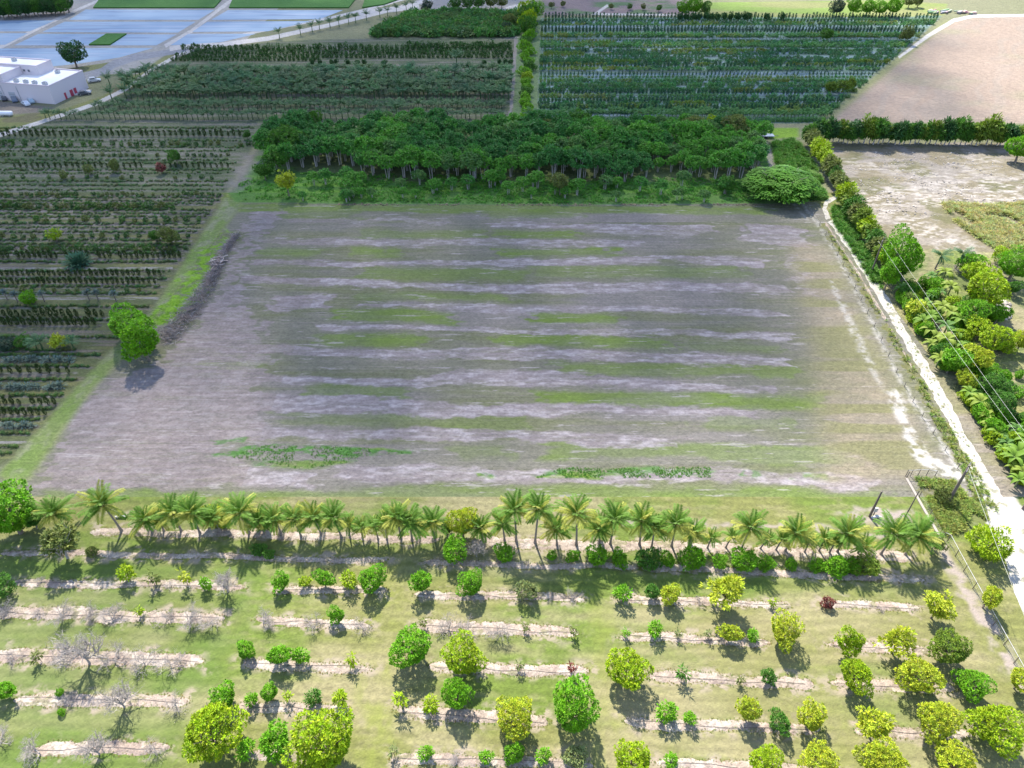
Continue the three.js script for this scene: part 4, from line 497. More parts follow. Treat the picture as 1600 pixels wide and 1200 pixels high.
for (const x of [488, 500, 518, 525, 543, 559, 569, 600, 757, 780, 790, 797]) leafy('round_tree', 'medium', 'deep', x, 98, 8, 'dark round clipped tree behind the dense palm block', 'tree', 'dark round trees behind the palm block', { tall: 1.2 });
// container block: many rows of potted plants
{
  let made = 0, crow = 0; const mats = [leafMat(0.085, 0.235, 0.08), leafMat(0.11, 0.28, 0.075), leafMat(0.19, 0.30, 0.05), leafMat(0.065, 0.165, 0.085)], r = rng(606);
  for (let y = 190, k = 0; y > 29; k++) {
    crow++;
    const xa = 842 + (190 - y) * 0.02, xe = 1285 + (190 - y) * 1.13, type = Math.floor(r() * 10), size = (0.85 + r() * 0.7) * (y < 60 ? 1.15 : 1), gapA = r() < 0.4 ? lerp(xa, xe, r()) : 0, gapL = r() * 120;
    for (let x = xa + 2; x < xe; x += (5.2 + r() * 1.2) * (y > 100 ? 1 : 0.92)) {
      if (x > gapA && x < gapA + gapL || r() < 0.07) continue; const a = at(x, y + (r() - 0.5) * 1.2), s = size * (0.8 + 0.4 * r()), yel = fbm(x * 0.012 + 5, k * 0.6, 2) > 0.62, con = type < 2, m = con ? 3 : yel ? 2 : type % 2, geo = con ? conGeo[0] : type === 7 ? palmGeo[2] : shrubGeo[type % 4], sc = con ? s * 1.5 : type === 7 ? s * 1.8 : s * 0.6;
      if (made < 300) { made++; single('potted_plant', geo, mats[m], a[0], a[1], sc, sc * (con ? 1 : 1.15), `${m === 2 ? 'yellow-green' : con ? 'dark upright' : 'green'} potted plant in the ${nth(crow)} container row from the grove`, 'potted plant', `row ${crow} ${m === 2 ? 'yellow-green' : con ? 'dark upright' : 'green'} plants of the container block`); } else stuff('pot' + (con ? 'c' : type === 7 ? 'p' : type % 4) + m, geo, mats[m], a[0], a[1], sc, sc * (con ? 1 : 1.15), [0.75 + r() * 0.5, 0.85 + r() * 0.3, 0.8 + r() * 0.4]);
    }
    y -= 4.4 * at(800, 200)[2] / at(800, y)[2] * (0.85 + 0.3 * r());
  }
}
for (const x of [1062, 1072, 1083, 1092, 1103, 1113, 1122, 1132, 1142, 1153, 1163, 1170, 1197, 1223]) leafy('clipped_tree', 'medium', 'deep', x, 27, 10, 'dark clipped tree along the far edge of the container block', 'tree', 'dark clipped trees beyond the container block', { tall: 1.3 });
for (const [x, y, w, l] of [[1293, 55, 20, 'dark'], [1418, 55, 22, 'olive'], [1300, 136, 20, 'moss'], [1318, 134, 20, 'moss'], [1330, 130, 16, 'moss']]) leafy('row_tree', 'medium', l, x, y, w, `taller ${LEAF[l][1]} bush overtopping the container rows`, 'bush', `${LEAF[l][1]} bushes in the container rows`);
// hedge strip between the blocks
for (let y = 200, k = 0; y > 8; k++) { const w = y < 45 ? 26 : 16 + 8 * nurPick(), x = 828 + (200 - y) * 0.02 - 6 + (nurPick() - 0.5) * 8; leafy('hedge_bush', 'bush', nurPick() < 0.3 ? 'lime' : nurPick() < 0.6 ? 'bright' : 'dark', x, y, w, 'leafy bush in the green strip dividing the nursery blocks', 'bush', 'bushes of the dividing strip', { tall: y < 45 ? 1.4 : 0.8 }); y -= 8; }

// ---------- grove behind the field ----------
const GC = [1, 2, 3, 4].map(s => crown({ seed: s * 211, clumps: 130, per: 9, yc: 0.66, a: 0.37, b: 0.29, len: 0.085, wid: 0.045, spread: 0.035, low: -0.45, lump: 0.4, droop: 0.5, vary: 0.6 }));
const GT = [1, 2, 3].map(s => { const r = rng(s * 3), m = new MB(); for (let k = 0; k < 3; k++) { const a = k * 2.1 + r(), x = Math.cos(a), z = Math.sin(a), o = 0.05 + 0.05 * r(); m.tube([V(x * o * 0.6, 0, z * o * 0.6), V(x * o, 0.4, z * o), V(x * 0.13, 0.74, z * 0.13)], [0.014, 0.011, 0.007], 5, [1, 1, 1]); } return m.geo(); });
const groveMats = [leafMat(0.06, 0.225, 0.04, 0.45), leafMat(0.08, 0.28, 0.035, 0.45), leafMat(0.11, 0.33, 0.03, 0.45), leafMat(0.12, 0.27, 0.06, 0.45)];
function groveTree(x, z, h, label, group, w = 1) { const g = new THREE.Group(), q = fbm(x * 0.08, z * 0.08, 2); mesh('crown', GC[Math.floor(nurPick() * 4)], groveMats[nurPick() < 0.12 ? 3 : q > 0.56 ? 2 : q > 0.44 ? 1 : 0], g); mesh('trunk', GT[Math.floor(nurPick() * 3)], paleBark, g); g.position.set(x, 0, z); g.rotation.y = nurPick() * 6.28; g.scale.set(h * w, h, h * w); put(g, 'grove_tree', label, 'tree', group); }
{ const P = px2([[424, 212], [1188, 206], [1196, 268], [1150, 284], [1100, 284], [1060, 274], [960, 286], [800, 284], [700, 284], [590, 280], [560, 268], [500, 262], [430, 268], [415, 250]]); const inside = (x, f) => { let c = false; for (let i = 0, j = P.length - 1; i < P.length; j = i++) if ((P[i][1] > f) !== (P[j][1] > f) && x < (P[j][0] - P[i][0]) * (f - P[i][1]) / (P[j][1] - P[i][1]) + P[i][0]) c = !c; return c; };
  for (let f = 194, gl = 1; f < 246; f += 4.1, gl++) for (let x = -100; x < 100; x += 4.0) { const xx = x + (nurPick() - 0.5) * 2.6, ff = f + (nurPick() - 0.5) * 2.4; if (!inside(xx, ff) || fbm(xx * 0.07 + 3, ff * 0.1, 2) > 0.86) continue; groveTree(xx, -ff, 7.4 * (0.62 + 0.76 * fbm(xx * 0.07 + 50, ff * 0.09, 2)) * (0.85 + 0.3 * nurPick()), `umbrella-crowned tree with pale trunks in the ${nth(gl)} line of the grove from the field`, `trees of the ${nth(gl)} grove line`); } }
for (let k = 0; k < 46; k++) { const x = 470 + nurPick() * 700, y = 288 + nurPick() * 28, a = at(x, y); if (Math.abs(x - 1180) < 40 && y > 300) continue; groveTree(a[0], a[1], y > 306 ? 2.6 + nurPick() * 1.2 : 3.4 + nurPick() * 1.8, 'small outlying tree on the green strip before the grove', 'small trees before the grove', 1.25); }
for (const [x, y, w, leaf, kind, l, tall] of [[448, 218, 56, 'dark', 'large', 'big domed tree at the end corner of the grove'], [492, 190, 30, 'dark', 'large', 'rounded tree topping the rear of the grove', 1.2], [432, 250, 36, 'dark', 'medium', 'leafy tree below the big domed corner tree'], [850, 202, 28, 'olive', 'medium', 'dull rounded bush behind the grove by the strip'], [908, 196, 36, 'dark', 'medium', 'dark rounded tree behind the middle of the grove'], [1082, 196, 42, 'olive', 'large', 'dull olive dome tree at the rear of the grove'], [1116, 192, 22, 'lime', 'medium', 'yellow-green tree between two dull dome trees'], [1150, 196, 44, 'olive', 'large', 'greyish olive dome tree at the rear corner of the grove'], [448, 288, 36, 'yellow', 'open', 'yellow topped spreading tree before the grove'], [876, 286, 36, 'olive', 'open', 'bronze topped tree on the strip before the grove'], [1136, 290, 26, 'dark', 'medium', 'leafy tree beside the broad tiered tree'], [412, 268, 26, 'dark', 'medium', 'dark bushes at the litter patch by the grove']]) leafy('grove_edge_tree', kind, leaf, x, y, w, l, 'tree', null, { tall });
// broad tiered tree
{ const r = rng(15), m = new MB(); for (let t = 0; t < 120; t++) { const a = r() * 6.28, q = Math.sqrt(r()), y = 0.75 + 0.5 * (1 - q * q) - 0.25 * r(), cx = Math.cos(a) * q * 0.85, cz = Math.sin(a) * q * 0.85, c = tint(r, 0.5), rad = 0.18 + 0.1 * r(); for (let k = 0; k < 90; k++) { const b = r() * 6.28, s = Math.sqrt(r()) * rad, d = V(Math.cos(b), -0.25, Math.sin(b)).normalize(), t2 = tint(r, 0.3); m.leaf(V(cx + Math.cos(b) * s, y - s * s * 1.6 + (r() - 0.5) * 0.03, cz + Math.sin(b) * s), d, V((r() - 0.5) * 0.5, 1, (r() - 0.5) * 0.5).normalize(), 0.1, 0.05, [c[0] * t2[0], c[1] * t2[1], c[2] * t2[2]]); } }
  const a = at(1216, 306), g = new THREE.Group(), R = 54 * at(1216, 296)[2]; mesh('crown', m.geo(), leafMat(0.10, 0.28, 0.008, 0.4), g); mesh('trunk', trunkGeo(33, 0.8, 0.05, 9, 0.7), bark, g); g.position.set(a[0], 0, a[1]); g.scale.set(R, R * 0.62, R); put(g, 'tiered_tree', 'broad dark green tree with flat leaf tiers at the field corner', 'tree'); }

// ---------- windbreak and hedges ----------
const WB = [1, 2, 3, 4].map(s => crown({ seed: s * 401, clumps: 170, per: 7, yc: 1.75, b: 1.35, len: 0.42, wid: 0.15, spread: 0.2, low: -0.85, lump: 0.55, droop: 0.35 })), WT = [1, 2].map(s => trunkGeo(s + 70, 1.75, 0.08, 5));
function windbreak(x, y, w, leaf, label, group, tall = 1) { const a = at(x, y), g = new THREE.Group(), R = w / 2 * a[2]; mesh('crown', WB[Math.floor(nurPick() * 4)], LEAF[leaf][0], g); mesh('trunk', WT[Math.floor(nurPick() * 2)], paleBark, g); g.position.set(a[0], 0, a[1]); g.rotation.y = nurPick() * 6.28; g.scale.set(R, R * tall * (0.9 + 0.25 * nurPick()), R); put(g, 'windbreak_tree', label, 'tree', group); }
for (let x = 1276; x < 1625; x += 8) windbreak(x + (nurPick() - 0.5) * 4, 223 + (x - 1276) * 0.012 + (nurPick() - 0.5) * 3, 18 + nurPick() * 8, nurPick() < 0.3 ? 'moss' : nurPick() < 0.6 ? 'dark' : 'deep', 'dense evergreen in the windbreak row before the tilled field', 'evergreens of the windbreak row', 1.0);
for (let k = 0; k < 12; k++) windbreak(1262 + k * 4.4, 226 + k * 7.2, 22, k > 2 && k < 7 ? 'lime' : k % 3 ? 'olive' : 'dark', 'yellowish tree in the hedge line along the tall grass', 'hedge trees along the tall grass', 0.95);
for (let k = 0; k < 13; k++) windbreak(1316 + k * 6.6, 322 + k * 9.6, 26, ['lime', 'moss', 'dark', 'olive', 'moss'][k % 5], 'yellow-green tree in the hedge beside the gravel lane', 'hedge trees beside the gravel lane', 0.85);
leafy('tree', 'large', 'bright', 1413, 398, 64, 'tall dense green tree ending the hedge beside the lane', 'tree', null, { tall: 1.35 }); leafy('tree', 'medium', 'bright', 1390, 432, 38, 'lower green tree against the tall dense hedge-end tree', 'tree', null, { tall: 1.2 }); leafy('tree', 'large', 'bright', 1596, 232, 42, 'bright green bushes at the end of the windbreak', 'tree');

// ---------- garden orchard beyond the lane ----------
for (const [x, y, w, leaf, kind] of [[1516, 412, 32, 'bright', 'medium'], [1588, 414, 52, 'bright', 'large'], [1570, 398, 30, 'lime', 'medium'], [1526, 430, 42, 'lime', 'medium'], [1543, 456, 70, 'lime', 'large'], [1521, 486, 48, 'bright', 'large'], [1561, 492, 32, 'bright', 'medium'], [1533, 515, 38, 'lime', 'medium'], [1561, 529, 54, 'lime', 'large'], [1597, 534, 34, 'yellow', 'medium'], [1490, 562, 48, 'bright', 'medium'], [1529, 559, 42, 'yellow', 'medium'], [1508, 596, 30, 'yellow', 'medium'], [1559, 604, 46, 'dark', 'large'], [1572, 630, 42, 'dark', 'large'], [1584, 450, 24, 'dark', 'medium'], [1432, 484, 24, 'yellow', 'small'], [1530, 638, 22, 'bright', 'medium'], [1414, 455, 22, 'dark', 'medium'], [1552, 664, 30, 'bright', 'medium'], [1424, 470, 22, 'olive', 'medium'], [1468, 548, 26, 'dark', 'medium']]) leafy('garden_tree', kind, leaf, x, y, w, `${SIZE[kind]} ${LEAF[leaf][1]} tree in the crowded garden beyond the gravel lane`, 'tree', `${SIZE[kind]} ${LEAF[leaf][1]} garden trees`);
{ const r = rng(771); for (let k = 0; k < 150; k++) { const t = r(), o = r() * r() * 115, x = 1402 + t * 195 + o, y = 448 + t * 300 - o * 0.35 + 6; leafy('garden_bush', 'bush', ['bright', 'lime', 'dark', 'bright'][k % 4], x, y, 14 + r() * 14, `${['bright green', 'yellow-green', 'dark green', 'bright green'][k % 4]} bush in the undergrowth along the garden edge`, 'bush', `${['bright green', 'yellow-green', 'dark green', 'bright green'][k % 4]} bushes of the garden edge`); } }
const bananaLeaf = [1, 2, 3].map(s => { const m = new MB(), r = rng(s), N = 6, L = []; let p = V(0, 0, 0), a = 1.15 - s * 0.2; for (let k = 0; k <= N; k++) { const w = 0.32 * Math.sin(Math.PI * Math.min(0.97, 0.12 + 0.86 * k / N)), c = tint(r, 0.15); L.push([m.v(p.x, p.y, p.z, c), m.v(p.x, p.y + w * 0.25, w, c), m.v(p.x, p.y + w * 0.25, -w, c)]); p = p.clone().add(V(Math.cos(a) * 0.36, Math.sin(a) * 0.36, 0)); a -= 0.36; } for (let k = 0; k < N; k++) { const [a0, b0, c0] = L[k], [a1, b1, c1] = L[k + 1]; m.i.push(a0, a1, b1, a0, b1, b0, a0, c1, a1, a0, c0, c1); } return m.geo(); });
const bananaMats = [leafMat(0.15, 0.27, 0.02, 0.4), leafMat(0.22, 0.30, 0.03, 0.4), leafMat(0.09, 0.20, 0.03, 0.4)], bananaStem = (() => { const m = new MB(); m.tube([V(0, -0.05, 0), V(0, 1, 0), V(0, 1.9, 0)], [0.16, 0.13, 0.09], 6, [1, 1, 1]); return m.geo(); })(), bananaStemMat = std(rgb(0.16, 0.2, 0.08), 0.8, { vertexColors: true });
for (const [x, y] of [[1470, 452], [1484, 448], [1455, 458], [1408, 450], [1420, 462], [1444, 474], [1453, 492], [1484, 489], [1470, 480], [1450, 515], [1453, 535], [1440, 502], [1477, 510], [1495, 518], [1477, 531], [1462, 522], [1537, 406], [1475, 425], [1455, 428], [1513, 612], [1529, 628], [1540, 645], [1547, 660], [1558, 675], [1571, 689], [1566, 700], [1587, 707], [1580, 716], [1584, 727], [1590, 748], [1596, 735], [1587, 668], [1600, 690], [1500, 535], [1466, 560], [1498, 500]]) {
  const a = at(x, y + 6, 1.2), g = new THREE.Group(), n = 8 + Math.floor(nurPick() * 3), s = 0.85 + nurPick() * 0.5, mm = bananaMats[Math.floor(nurPick() * 3)]; mesh('stem', bananaStem, bananaStemMat, g); for (let k = 0; k < n; k++) { const l = mesh('leaf', bananaLeaf[k % 3], mm, g); l.position.y = 1.75; l.rotation.y = k * 2.4 + nurPick() * 0.6; l.scale.setScalar(0.85 + 0.3 * nurPick()); }
  g.position.set(a[0], 0, a[1]); g.scale.setScalar(s); put(g, 'banana_plant', 'banana plant with arching leaves in the garden beyond the lane', 'banana plant', 'banana plants of the garden');
}
for (const [x, y, by] of [[1465, 399, 420], [1497, 396, 420]]) { const h = heightOf(x - 4, by, y), a = at(x - 4, by), g = new THREE.Group(), m = new MB(); m.tube([V(0, 0, 0), V(0.1, h * 0.5, 0), V(0.2, h, 0)], [0.22, 0.15, 0.12], 7, [1, 1, 1]); mesh('trunk', m.geo(), palmTrunk, g); for (let k = 0; k < 16; k++) { const f = mesh('frond', FROND[1 + k % 4], npMat, g); f.position.set(0.2, h, 0); f.rotation.y = k * 2.4; f.scale.setScalar(0.95); } g.position.set(a[0], 0, a[1]); put(g, 'garden_palm', 'dark coconut palm at the back of the crowded garden', 'palm', 'dark palms at the back of the garden'); }
for (const [x, y, w] of [[1490, 424, 30], [1556, 428, 26], [1448, 440, 22]]) { const a = at(x, y), g = new THREE.Group(); mesh('branches', BARE[0], greyBark, g); g.position.set(a[0], 0, a[1]); g.scale.setScalar(w * a[2]); put(g, 'dead_shrub', 'dead grey twiggy shrub among the garden plants', 'shrub', 'dead shrubs of the garden'); }

// ---------- far trees ----------
for (let k = 0; k < 17; k++) leafy('far_tree', 'large', k % 3 ? 'deep' : 'dark', -6 + k * 6.8, 12 - k * 0.5 + (k % 2) * 4, 24, 'dark tree in the wood edge beyond the blue plastic plots', 'tree', 'trees of the wood beyond the plastic plots', { tall: 1.1 });
leafy('lone_tree', 'large', 'deep', 112, 83, 42, 'lone dark round tree behind the pink packing house', 'tree', null, { tall: 0.95 });
for (const [x, y] of [[173, 130], [195, 127], [176, 152]]) { const a = at(x, y + 6); single('yard_palm', palmGeo[0], npMat, a[0], a[1], 5, 6, 'small palm beside the lane near the packing house', 'palm', 'yard palms by the packing house'); }
for (const [x, y] of [[437, 60], [470, 55], [488, 50], [500, 47], [516, 44], [530, 42], [545, 38], [556, 36], [573, 32], [594, 28], [606, 26], [620, 22], [635, 18], [645, 15]]) { const a = at(x, y); single('lane_palm', palmGeo[x % 3], npMat, a[0], a[1], 4.2, 5.2, 'young palm in the row along the pale diagonal lane', 'palm', 'young palms along the diagonal lane'); }
for (const [x, y, w, l] of [[668, 10, 18, 'teal'], [1068, 12, 22, 'bright'], [1085, 10, 26, 'bright'], [1102, 12, 20, 'dark'], [1310, 12, 24, 'teal'], [1336, 10, 26, 'bright'], [1356, 10, 26, 'bright'], [1378, 11, 26, 'bright'], [1398, 10, 26, 'bright'], [1422, 2, 18, 'olive'], [1436, 2, 16, 'olive'], [837, 14, 30, 'bright'], [712, 4, 22, 'dark'], [730, 3, 22, 'dark'], [748, 3, 22, 'dark'], [766, 2, 22, 'olive'], [784, 2, 20, 'olive'], [796, 30, 22, 'olive'], [792, 42, 16, 'teal'], [862, 8, 9, 'olive'], [880, 6, 9, 'olive'], [955, 10, 9, 'olive'], [985, 10, 10, 'dark'], [1005, 11, 9, 'olive'], [1030, 12, 11, 'dark']]) leafy('far_tree', 'large', l, x, y, w, `${LEAF[l][1]} tree standing beyond the far edge of the nursery blocks`, 'tree', `${LEAF[l][1]} trees beyond the nursery blocks`);
{ const r = rng(88), P = [[600, 34], [660, 24], [780, 24], [806, 44], [806, 57], [590, 58], [585, 50]]; for (let k = 0; k < 900; k++) { const x = 585 + r() * 222, y = 20 + r() * 38; if (y < 50 - (x - 585) * 0.45 && x < 660 || y < 23) continue; const a = at(x, y); stuff('thicket', shrubGeo[k % 4], lowMat, a[0], a[1], 1.5 + r() * 1.4, 1.5 + r() * 1.2, [0.7 + r() * 0.7, 1.0 + r() * 0.6, 0.8 + r() * 0.8]); } }
// tall grass, weeds and ground cover
const leafMatEdge = leafMat(0.22, 0.25, 0.06, 0.4), tuft = [1, 2].map(s => fanGeo(s * 41, 16, 1, 0.14, 1.45)), weedMat = leafMat(0.25, 0.315, 0.055, 0.45), lushMat = leafMat(0.12, 0.29, 0.03, 0.4), strawMat = leafMat(0.52, 0.51, 0.20, 0.5), coverMat = leafMat(0.12, 0.35, 0.03, 0.45);
function scatter(key, mat, n, poly, s0, s1, seed) { const r = rng(seed); let x0 = 1e9, x1 = -1e9, y0 = 1e9, y1 = -1e9; for (const [x, y] of poly) { x0 = Math.min(x0, x); x1 = Math.max(x1, x); y0 = Math.min(y0, y); y1 = Math.max(y1, y); } for (let k = 0; k < n; k++) { const x = lerp(x0, x1, r()), y = lerp(y0, y1, r()); let c = false; for (let i = 0, j = poly.length - 1; i < poly.length; j = i++) if ((poly[i][1] > y) !== (poly[j][1] > y) && x < (poly[j][0] - poly[i][0]) * (y - poly[i][1]) / (poly[j][1] - poly[i][1]) + poly[i][0]) c = !c; const a = at(x, y); if (!c || fbm(a[0] * 0.3, a[1] * 0.3, 2) < 0.38) continue; const s = lerp(s0, s1, r()); stuff(key, tuft[k % 2], mat, a[0], a[1], s, s, [0.8 + r() * 0.4, 0.8 + r() * 0.4, 0.7 + r() * 0.6]); } }
const strip = (pts, w) => { const A = pts.map(([x, y], k) => [x - w[k] / 2, y]), B = pts.map(([x, y], k) => [x + w[k] / 2, y]).reverse(); return [...A, ...B]; };
scatter('weeds', weedMat, 9000, strip([[1293, 362], [1330, 420], [1382, 505], [1436, 600], [1468, 660], [1510, 728], [1545, 800]], [6, 7, 10, 14, 18, 24, 30]), 0.15, 0.75, 1);
scatter('weeds', weedMat, 1800, [[1430, 748], [1490, 752], [1545, 812], [1478, 838], [1450, 792]], 0.25, 0.9, 2);
scatter('hedge_grass', lushMat, 2600, [[1300, 325], [1316, 325], [1345, 372], [1372, 428], [1380, 455], [1362, 440], [1330, 390], [1300, 345]], 0.7, 1.4, 3); scatter('hedge_grass', lushMat, 4200, [[1206, 222], [1246, 218], [1280, 272], [1292, 312], [1240, 314], [1215, 278]], 0.7, 1.4, 4);
scatter('straw', strawMat, 3600, [[1470, 318], [1540, 322], [1620, 318], [1620, 392], [1560, 392], [1525, 372], [1490, 345]], 0.7, 1.5, 5);
scatter('field_weeds', lushMat, 1800, [[340, 713], [420, 695], [540, 699], [650, 707], [560, 714], [540, 724], [470, 733], [410, 721]], 0.1, 0.25, 6); scatter('field_weeds', lushMat, 1500, [[838, 746], [880, 730], [940, 732], [1110, 730], [1110, 746], [940, 747]], 0.1, 0.25, 7);
scatter('cover', coverMat, 9000, [[372, 288], [420, 270], [1180, 280], [1240, 316], [900, 318], [600, 317], [372, 312]], 0.25, 0.65, 8); scatter('lush_bank', leafMat(0.20, 0.40, 0.01, 0.45), 6000, [[364, 356], [350, 384], [328, 412], [320, 446], [290, 482], [258, 508], [226, 500], [250, 478], [288, 440], [308, 405], [334, 370]], 0.08, 0.2, 9);
{ const r = rng(31); for (const [x, z] of EDGE) { const s = 0.06 + 0.13 * r(); stuff('edge', tuft[r() < 0.5 ? 0 : 1], leafMatEdge, x, z, s, s * 0.7, [0.7 + r() * 0.8, 0.8 + r() * 0.4, 0.7 + r() * 0.6]); } }
scatter('weeds', weedMat, 2600, strip([[1309, 352], [1336, 395], [1364, 440], [1398, 496], [1430, 552], [1466, 615], [1503, 685], [1530, 730]], [9, 10, 11, 13, 15, 17, 20, 26]), 0.12, 0.35, 12); 
const STUFF = { edge: ['bed_edge_grass', 'grass blades creeping over the mulch bed edges', 'grass'], low: ['low_nursery_plants', 'low dark plants filling the narrow nursery rows', 'plants'], thicket: ['thicket', 'tangled green thicket between the lane and nursery blocks', 'thicket'], weeds: ['lane_weeds', 'rough weeds growing along the gravel lane', 'weeds'], hedge_grass: ['tall_green_grass', 'tall bright grass growing along the hedges', 'grass'], straw: ['straw_weeds', 'yellow straw coloured weeds on the cleared land', 'weeds'], field_weeds: ['field_weeds', 'bright green weeds spreading on the bare field', 'weeds'], cover: ['ground_cover', 'rows of green ground cover before the grove', 'ground cover'], lush_bank: ['bank_grass', 'vivid green grass bank beside the brush windrow', 'grass'] };
for (const key in inst) {
  const { geo, mat, l } = inst[key], m = new THREE.InstancedMesh(geo, mat, l.length), d = new THREE.Object3D(), c = new THREE.Color();
  l.forEach(([x, z, s, sy, t], k) => { d.position.set(x, 0, z); d.rotation.y = k * 2.4; d.scale.set(s, sy, s); d.updateMatrix(); m.setMatrixAt(k, d.matrix); m.setColorAt(k, c.setRGB(...t)); });
  const S = STUFF[key] || (key.startsWith('palm') ? ['distant_nursery_palms', 'far rows of the dense nursery palm block', 'palms'] : ['distant_potted_plants', 'far rows of small plants in the container block', 'plants']); m.frustumCulled = false; put(m, S[0], S[1], S[2], null, 'stuff');
}
// ---------- packing house ----------
{
  const g = new THREE.Group(), a = at(87, 163); g.position.set(a[0], 0, a[1]); g.rotation.y = 2.93;
  const wallMat = std(rgb(0.64, 0.58, 0.59), 0.9), roofMat = std(rgb(0.7, 0.7, 0.68), 0.8), capMat = std(rgb(0.62, 0.54, 0.56), 0.8), redMat = std(rgb(0.42, 0.05, 0.08), 0.6), dark = std(rgb(0.12, 0.13, 0.14), 0.6), grey = std(rgb(0.42, 0.44, 0.46), 0.5);
  const B = (name, mat, cx, cy, cz, sx, sy, sz, p = g) => { const m = new MB(); m.box(cx, cy, cz, sx, sy, sz); return mesh(name, m.geo(), mat, p); };
  const block = (x0, x1, z0, z1, h, low = 0) => { const w = B('wall', wallMat, (x0 + x1) / 2, (low + h) / 2, (z0 + z1) / 2, x1 - x0, h - low, z1 - z0), r = B('roof', roofMat, (x0 + x1) / 2, h + 0.03, (z0 + z1) / 2, x1 - x0 - 0.7, 0.06, z1 - z0 - 0.7); for (const [cx, cz, sx, sz] of [[(x0 + x1) / 2, z0 + 0.15, x1 - x0 + 0.06, 0.36], [(x0 + x1) / 2, z1 - 0.15, x1 - x0 + 0.06, 0.36], [x0 + 0.15, (z0 + z1) / 2, 0.36, z1 - z0 - 0.7], [x1 - 0.15, (z0 + z1) / 2, 0.36, z1 - z0 - 0.7]]) B('parapet', capMat, cx, h + 0.2, cz, sx, 0.44, sz, r); return w; };
  block(0, 48, 0, 18.5, 6.1); block(12, 48, 10.5, 18.3, 9.2, 6.0); block(19, 48, 0.6, 10.3, 8.6, 6.0);
  for (const [z, w] of [[6, 0.9], [9.3, 1.5], [11.4, 1.3]]) { const d = B('door', redMat, -0.05, 1.1, z, 0.12, 2.2, w); B('handle', grey, -0.14, 1.05, z + w * 0.35, 0.06, 0.14, 0.08, d); }
  for (const [x, z] of [[15, 2.2], [10.8, 2], [7, 1.8], [2.6, 1.6], [7.5, 14.5], [25, 15]]) { const u = B('roof_unit', grey, x, (x > 20 ? 9.2 : 6.1) + 0.6, z, 1.5, 1.0, 1.1); B('fan_grille', dark, x, (x > 20 ? 9.2 : 6.1) + 1.13, z, 0.8, 0.06, 0.8, u); }
  for (const x of [14, 20.5, 24, 28]) B('downpipe', grey, x, 2.7, -0.1, 0.16, 5.4, 0.16);
  for (const x of [17, 22.5, 26.5, 32]) { const d = B('loading_door', grey, x, 1.6, -0.05, 2.6, 3.2, 0.12); for (let k = 1; k < 4; k++) B('door_rib', dark, x, k * 0.8, -0.13, 2.5, 0.06, 0.05, d); }
  for (const [x, y] of [[16, 7.6], [18, 7.6]]) { const w = B('window', dark, x, y, 10.45, 0.8, 0.7, 0.1); B('frame', capMat, x, y - 0.42, 10.4, 1, 0.12, 0.16, w); }
  B('ramp', std(rgb(0.5, 0.48, 0.46), 0.9), -1.6, 0.15, 13, 3, 0.3, 6);
  put(g, 'packing_house', 'pale pink flat-roofed packing house with red doors', 'building');
}
const carPaint = c => new THREE.MeshPhysicalMaterial({ color: c, roughness: 0.35, clearcoat: 0.8, side: THREE.DoubleSide }), glassDark = std(rgb(0.03, 0.04, 0.05), 0.15), tyreMat = std(rgb(0.03, 0.03, 0.03), 0.9), rimMat = std(rgb(0.5, 0.5, 0.5), 0.4, { metalness: 0.6 }), lampMat = std(rgb(0.8, 0.8, 0.75), 0.2);
function car(px, py, turn, col, label, tall = 1) {
  const g = new THREE.Group(), a = at(px, py), prof = (pts, depth, bevel) => { const e = new THREE.ExtrudeGeometry(new THREE.Shape(pts.map(p => new THREE.Vector2(...p))), { depth, bevelEnabled: true, bevelSize: bevel, bevelThickness: bevel, bevelSegments: 2 }); e.translate(0, 0, -depth / 2); return e; };
  mesh('body', prof([[-2.2, 0.35], [2.2, 0.35], [2.25, 0.75], [1.2, 0.95], [-2.1, 1.0], [-2.25, 0.7]], 1.6, 0.08), carPaint(col), g);
  const cab = mesh('cabin', prof([[-1.7, 0.98], [1.05, 0.96], [0.35, 1.45 * tall], [-1.35, 1.48 * tall]], 1.4, 0.06), carPaint(col), g);
  const wn = new MB(); wn.box(-0.45, 1.2 * tall, 0, 1.5, 0.26, 1.56); mesh('side_window', wn.geo(), glassDark, cab); const ws = new THREE.PlaneGeometry(1.3, 0.62); ws.rotateY(Math.PI / 2); ws.rotateZ(0.95); ws.translate(0.78, 1.24 * tall, 0); mesh('windscreen', ws, glassDark, cab);
  for (const x of [-1.35, 1.4]) for (const z of [-0.78, 0.78]) { const t = new THREE.CylinderGeometry(0.34, 0.34, 0.22, 16); t.rotateX(Math.PI / 2); t.translate(x, 0.34, z); const w = mesh('wheel', t, tyreMat, g), r = new THREE.CylinderGeometry(0.2, 0.2, 0.24, 10); r.rotateX(Math.PI / 2); r.translate(x, 0.34, z); mesh('rim', r, rimMat, w); }
  for (const z of [-0.6, 0.6]) { const h = new MB(); h.box(2.27, 0.72, z, 0.1, 0.16, 0.34); mesh('headlight', h.geo(), lampMat, g); }
  g.position.set(a[0], 0, a[1]); g.rotation.y = turn; put(g, 'parked_car', label, 'car');
}
car(24, 158, 2.1, rgb(0.10, 0.13, 0.18), 'dark blue pickup-like car parked against the packing house', 1.25); car(41, 164, 2.4, rgb(0.62, 0.66, 0.70), 'white car parked out from the packing house wall'); car(49, 160, 2.3, rgb(0.35, 0.45, 0.5), 'grey-blue car parked next to the white car'); car(8, 156, 2.1, rgb(0.05, 0.05, 0.06), 'black car in the shade of the loading doors'); car(133, 148, 0.4, rgb(0.06, 0.07, 0.09), 'black car at the ramp end of the packing house'); car(148, 128, 0.5, rgb(0.5, 0.52, 0.54), 'small pale utility cart on the lane by the packing house', 1.2);
